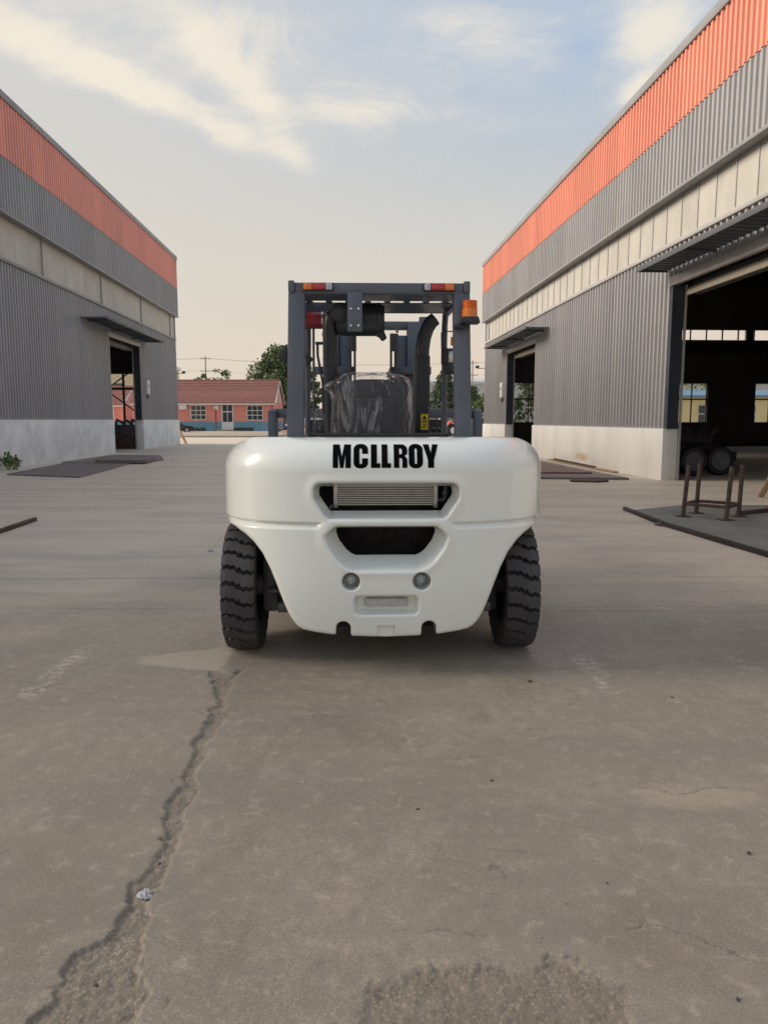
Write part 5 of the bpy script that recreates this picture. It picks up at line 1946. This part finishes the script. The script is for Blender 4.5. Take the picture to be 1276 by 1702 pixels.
plate('large steel plate on the ground beside the left warehouse wall', [(-10.3, 20.2), (-7.9, 19.2), (-8.6, 25.0), (-11.0, 25.6)], 0.004, 0.03, M['plate'])
plate('second steel plate further along the left wall, before its doorway', [(-11.3, 26.0), (-8.7, 25.2), (-8.2, 27.6), (-9.4, 31.2), (-11.5, 31.4)], 0.004, 0.025, M['plate'])
plate('small raised plate lying on the other plates near the left doorway', [(-9.9, 25.4), (-8.1, 25.2), (-8.3, 27.0), (-10.0, 27.2)], 0.036, 0.10, M['plate'])
plate('reddish steel plate lying along the right warehouse plinth', [(3.2, 18.9), (6.15, 18.55), (5.9, 21.5), (5.6, 26.4), (3.0, 26.2)], 0.004, 0.05, M['plate'])
plate('brown steel plate on top of the reddish one by the right plinth', [(3.6, 20.1), (5.6, 19.9), (5.2, 25.0), (3.5, 25.2)], 0.058, 0.04, mat('brown_plate', (0.20, 0.12, 0.10), 0.6, 0.2, 0.2, 2))
plate('rusty round-edged offcut in front of the plates by the right plinth', [(4.55, 17.9), (5.1, 17.75), (5.45, 17.95), (5.5, 18.15), (4.9, 18.25), (4.55, 18.1)], 0.004, 0.04, M['rust'])
bp = thing('assembly_plate', 'wide dark steel floor plate with raised edge in front of the right door', 'steel plate', (0, 0, 0))
MB().prism([(4.08, 12.15), (4.0, 10.5), (4.32, 7.0), (9.8, 7.0), (7.3, 12.9), (5.2, 12.9)], 0.004, 0.016, 'z').build('deck', M['plate_dark'], bp)
for a, b in (((4.02, 12.3), (3.98, 10.45)), ((3.98, 10.45), (4.33, 6.9))):
    MB().bar((a[0], a[1], 0.032), (b[0], b[1], 0.032), 0.06, 0.055, 0.005).build('edge_angle', M['edge_dark'], bp)

t = thing('post_stand', 'rusty four-post steel stand on the plate before the right door', 'stand', (5.04, 11.3, 0.016), R(-12))
cor = [(-0.42, 0.16), (-0.10, 0.42), (0.06, -0.34), (0.42, 0.06)]
tops_ = [(0.05, 0.0), (0.02, 0.0), (0.04, 0.0), (0.02, 0.0)]
cor = [(4.61 - 5.04, 11.33 - 11.3), (4.98 - 5.04, 11.73 - 11.3), (5.08 - 5.04, 10.9 - 11.3), (5.46 - 5.04, 11.32 - 11.3)]
t.rotation_euler = (0, 0, 0)
for (x, y), (lx, ly) in zip(cor, tops_):
    p = MB().tube([(x, y, 0.015), (x + lx, y + ly, 0.80)], 0.033, 12).build('post', M['rust'], t)
    MB().box(x - 0.10, x + 0.10, y - 0.075, y + 0.075, 0.0, 0.016, 0.003).build('foot_plate', M['rust'], p)
for i, j in ((0, 1), (1, 3), (3, 2), (2, 0)):
    a, b = cor[i], cor[j]
    MB().bar((a[0] + 0.008, a[1], 0.20), (b[0] + 0.008, b[1], 0.20), 0.035, 0.05, 0.004).build('rail', M['rust'], t)
tag(MB().bar((5.52, 11.5, 0.05), (7.4, 12.6, 0.05), 0.05, 0.06, 0.004).build('angle_bar', M['rust']), 'rusty bar on the ground from the stand towards the timber', 'bar')
t = thing('timber_trestle', 'raw timber trestle at the right edge beside the door', 'trestle', (7.6, 13.5, 0))
for s in (-1, 1):
    MB().bar((s * 0.28, -0.25, 0.0), (0.0, -0.2, 0.62), 0.04, 0.11, 0.003).build('leg', M['wood'], t)
    MB().bar((s * 0.28, 0.85, 0.0), (0.0, 0.8, 0.62), 0.04, 0.11, 0.003).build('leg', M['wood'], t)
MB().bar((0, -0.35, 0.64), (0, 0.95, 0.64), 0.12, 0.05, 0.003).build('beam', M['wood'], t)
tag(MB().bar((-5.10, 9.6, 0.03), (-5.20, 10.95, 0.03), 0.06, 0.055, 0.006).build('steel_bar', M['rust']), 'dark steel bar on the concrete at the left edge', 'bar')
tag(MB().bar((6.55, 20.9, 0.03), (6.2, 27.8, 0.03), 0.14, 0.05, 0.006).build('board', M['wood']), 'long board lying along the foot of the right plinth', 'board')
tag(MB().bar((6.42, 22.6, 0.075), (6.2, 27.0, 0.09), 0.10, 0.04, 0.006).build('board', M['rust']), 'thin dark board on top of the long one by the right plinth', 'board')
tag(MB().bar((-12.55, 47.2, 0.0), (-12.85, 46.8, 0.85), 0.22, 0.03, 0.004).build('board', M['wood']), 'short board leaning on the far corner of the left warehouse', 'board')

# inside the right door: wheels and an axle frame
for x, y, lab in ((8.3, 20.0, 'dark wheel facing out inside the right door, nearer the jamb'), (9.1, 20.2, 'dark wheel facing out inside the right door, farther from the jamb')):
    t = thing('spare_wheel', lab, 'wheel', (x, y, 0), R(8), 'spare wheels inside the right hall')
    mx = Matrix.Translation((0, 0, 0.40)) @ Matrix.Rotation(R(90), 4, 'X')
    MB().lathe([(0.25, -0.12), (0.34, -0.13), (0.385, -0.11), (0.40, -0.06), (0.40, 0.06), (0.385, 0.11), (0.34, 0.13), (0.25, 0.12)], 40, mx, close=True).build('tyre', M['black'], t)
    MB().lathe([(0.0, 0.02), (0.12, 0.02), (0.14, 0.06), (0.22, 0.05), (0.26, 0.11), (0.265, 0.13), (0.24, 0.13), (0.2, 0.0), (0.0, -0.02)], 32, mx).build('rim', M['trim'], t)
    MB().lathe([(0.30, 0.131), (0.32, 0.135), (0.34, 0.131)], 40, mx).build('sidewall_ring', M['machine'], t)
t = thing('axle_frame', 'dark half-assembled truck frame behind the wheels in the right hall', 'machine', (8.9, 21.0, 0), R(6))
MB().box(-1.0, 1.0, -0.25, 0.25, 0.35, 0.62, 0.03).build('axle_beam', M['machine'], t)
MB().box(-0.85, 0.75, 0.3, 2.6, 0.55, 0.78, 0.03).build('frame_rail', M['machine'], t)
for k, (a, b, c, d, e, f) in enumerate([(-0.5, 0.1, 0.3, 1.0, 0.8, 1.25), (0.2, 0.7, 0.5, 1.2, 0.8, 1.1), (-0.9, -0.55, 0.2, 0.6, 0.8, 1.05)]):
    MB().box(a, b, c, d, e, f, 0.05).build('engine_block', M['machine'], t)
for x in (-0.3, 0.05, 0.45):
    MB().tube([(x, 0.2, 1.1), (x + 0.1, 0.1, 1.25), (x + 0.3, 0.3, 1.15)], 0.04, 8).build('pipe', M['machine'], t)
t = thing('workbench', 'cluttered workbench with pale parts at the far right inside the hall', 'workbench', (11.8, 21.5, 0))
MB().box(-0.2, 2.6, -0.4, 0.5, 0.82, 0.90, 0.01).build('bench_top', M['machine'], t)
for x in (0, 2.4):
    for y in (-0.3, 0.4):
        MB().box(x - 0.04, x + 0.04, y - 0.04, y + 0.04, 0, 0.82).build('leg', M['machine'], t)
tag(MB().box(11.9, 12.3, 21.2, 21.5, 0.902, 1.02, 0.03).build('parts_tray', M['tank']), 'pale parts tray on the workbench in the right hall', 'tray')
t = thing('engine_on_crate', 'dark engine on a brown crate inside the left warehouse doorway', 'engine', (-13.4, 39.0, 0))
MB().box(-0.7, 0.7, -0.5, 0.5, 0.0, 0.62, 0.02).build('crate', M['rust'], t)
MB().box(-0.8, 0.7, -0.45, 0.45, 0.64, 1.25, 0.08).build('engine_block', M['machine'], t)
for x in (-0.5, -0.1, 0.3):
    MB().tube([(x, -0.3, 1.2), (x + 0.08, -0.35, 1.5), (x + 0.35, -0.3, 1.35)], 0.08, 8).build('manifold', M['machine'], t)
MB().lathe([(0.0, 0.0), (0.26, 0.0), (0.26, 0.08), (0.0, 0.08)], 20, Matrix.Translation((0.1, -0.46, 0.95)) @ Matrix.Rotation(R(90), 4, 'X')).build('pulley', M['machine'], t)

# weeds by the left plinth
t = thing('weed', 'tuft of green weeds at the foot of the left plinth by the frame edge', 'plant', (-11.25, 22.4, 0))
rs = np.random.default_rng(4)
vs, fs = [], []
for k in range(10):
    leaves(vs, fs, np.array([rs.normal() * 0.12, rs.normal() * 0.4, 0.15 + 0.25 * rs.random()]), np.array([0.12, 0.2, 0.16]), 40, 0.05, rs)
me_ = bpy.data.meshes.new('leaves')
me_.from_pydata([tuple(v) for v in vs], [], fs)
link('leaves', me_, M['leaf_c'], t)

# litter: crumpled paper, pebbles, chips
def crumple(name, label, x, y, sx, sy, h, m, seed, cat, group=None):
    rs = np.random.default_rng(seed)
    bm = bmesh.new()
    n = 7
    g_ = [[bm.verts.new(((i / n - 0.5) * sx * (0.5 + 0.5 * math.sin(math.pi * (j + 0.6) / (n + 0.6))), (j / n - 0.5) * sy, h * rs.random() * (0.3 + 0.7 * math.sin(math.pi * i / n)) + 0.003)) for j in range(n + 1)] for i in range(n + 1)]
    for i in range(n):
        for j in range(n):
            bm.faces.new((g_[i][j], g_[i + 1][j], g_[i + 1][j + 1], g_[i][j + 1]))
    bmesh.ops.solidify(bm, geom=list(bm.faces), thickness=0.0008)
    me_ = bpy.data.meshes.new(name)
    bm.to_mesh(me_)
    bm.free()
    o = link(name, me_, m, None, (x, y, -0.006), rot=(0, 0, rs.random() * 3))
    return tag(o, label, cat, group)


crumple('crumpled_paper', 'crumpled white scrap of paper lying in the concrete crack', *st(240, 1488), 0.055, 0.035, 0.022, M['paper'], 3, 'litter')
crumple('crumpled_paper', 'tiny white scrap on the concrete left of the left tyre', *st(350, 917), 0.09, 0.05, 0.03, M['paper'], 5, 'litter')
crumple('crumpled_wrap', 'brownish crushed wrapping beside the edge of the dark steel plate', *st(1100, 874), 0.30, 0.14, 0.07, mat('brown_wrap', (0.26, 0.21, 0.18), 0.7, 0.0, 0.3, 20), 6, 'litter')


def stone_mesh(seed):
    rs = np.random.default_rng(seed)
    bm = bmesh.new()
    bmesh.ops.create_icosphere(bm, subdivisions=2, radius=1.0)
    for v in bm.verts:
        v.co *= 0.8 + 0.35 * rs.random()
        v.co.z *= 0.6
    me_ = bpy.data.meshes.new('pebble')
    bm.to_mesh(me_)
    bm.free()
    me_.polygons.foreach_set('use_smooth', [True] * len(me_.polygons))
    me_.materials.append(M['pebble'])
    return me_


sm = [stone_mesh(k) for k in range(3)]
for i, (px_, py_, s, lab) in enumerate([(694, 1346, 0.011, 'dark pebble on the concrete below the forklift, right of centre'), (265, 1437, 0.012, 'dark pebble at the right lip of the long crack'), (817, 1298, 0.011, 'dark pebble right of centre, nearer the forklift'),
                                        (1243, 1419, 0.014, 'dark pebble at the far right of the concrete'), (880, 1134, 0.022, 'dark chip in front of the right tyre'), (1116, 1160, 0.012, 'small dark pebble below the right scuff mark'),
                                        (1008, 1468, 0.006, 'small dark pebble on the lower right concrete'), (160, 1640, 0.012, 'dark pebble in the broken concrete at lower left'), (1225, 1662, 0.010, 'dark pebble at the bottom right corner')]):
    x, y = st(px_, py_)
    o = link('pebble', sm[i % 3], None, None, (x, y, s * 0.3), (s * 0.7, s * 0.5, s * 0.45), (0, 0, i * 1.3))
    tag(o, lab, 'pebble', 'pebbles on the concrete')
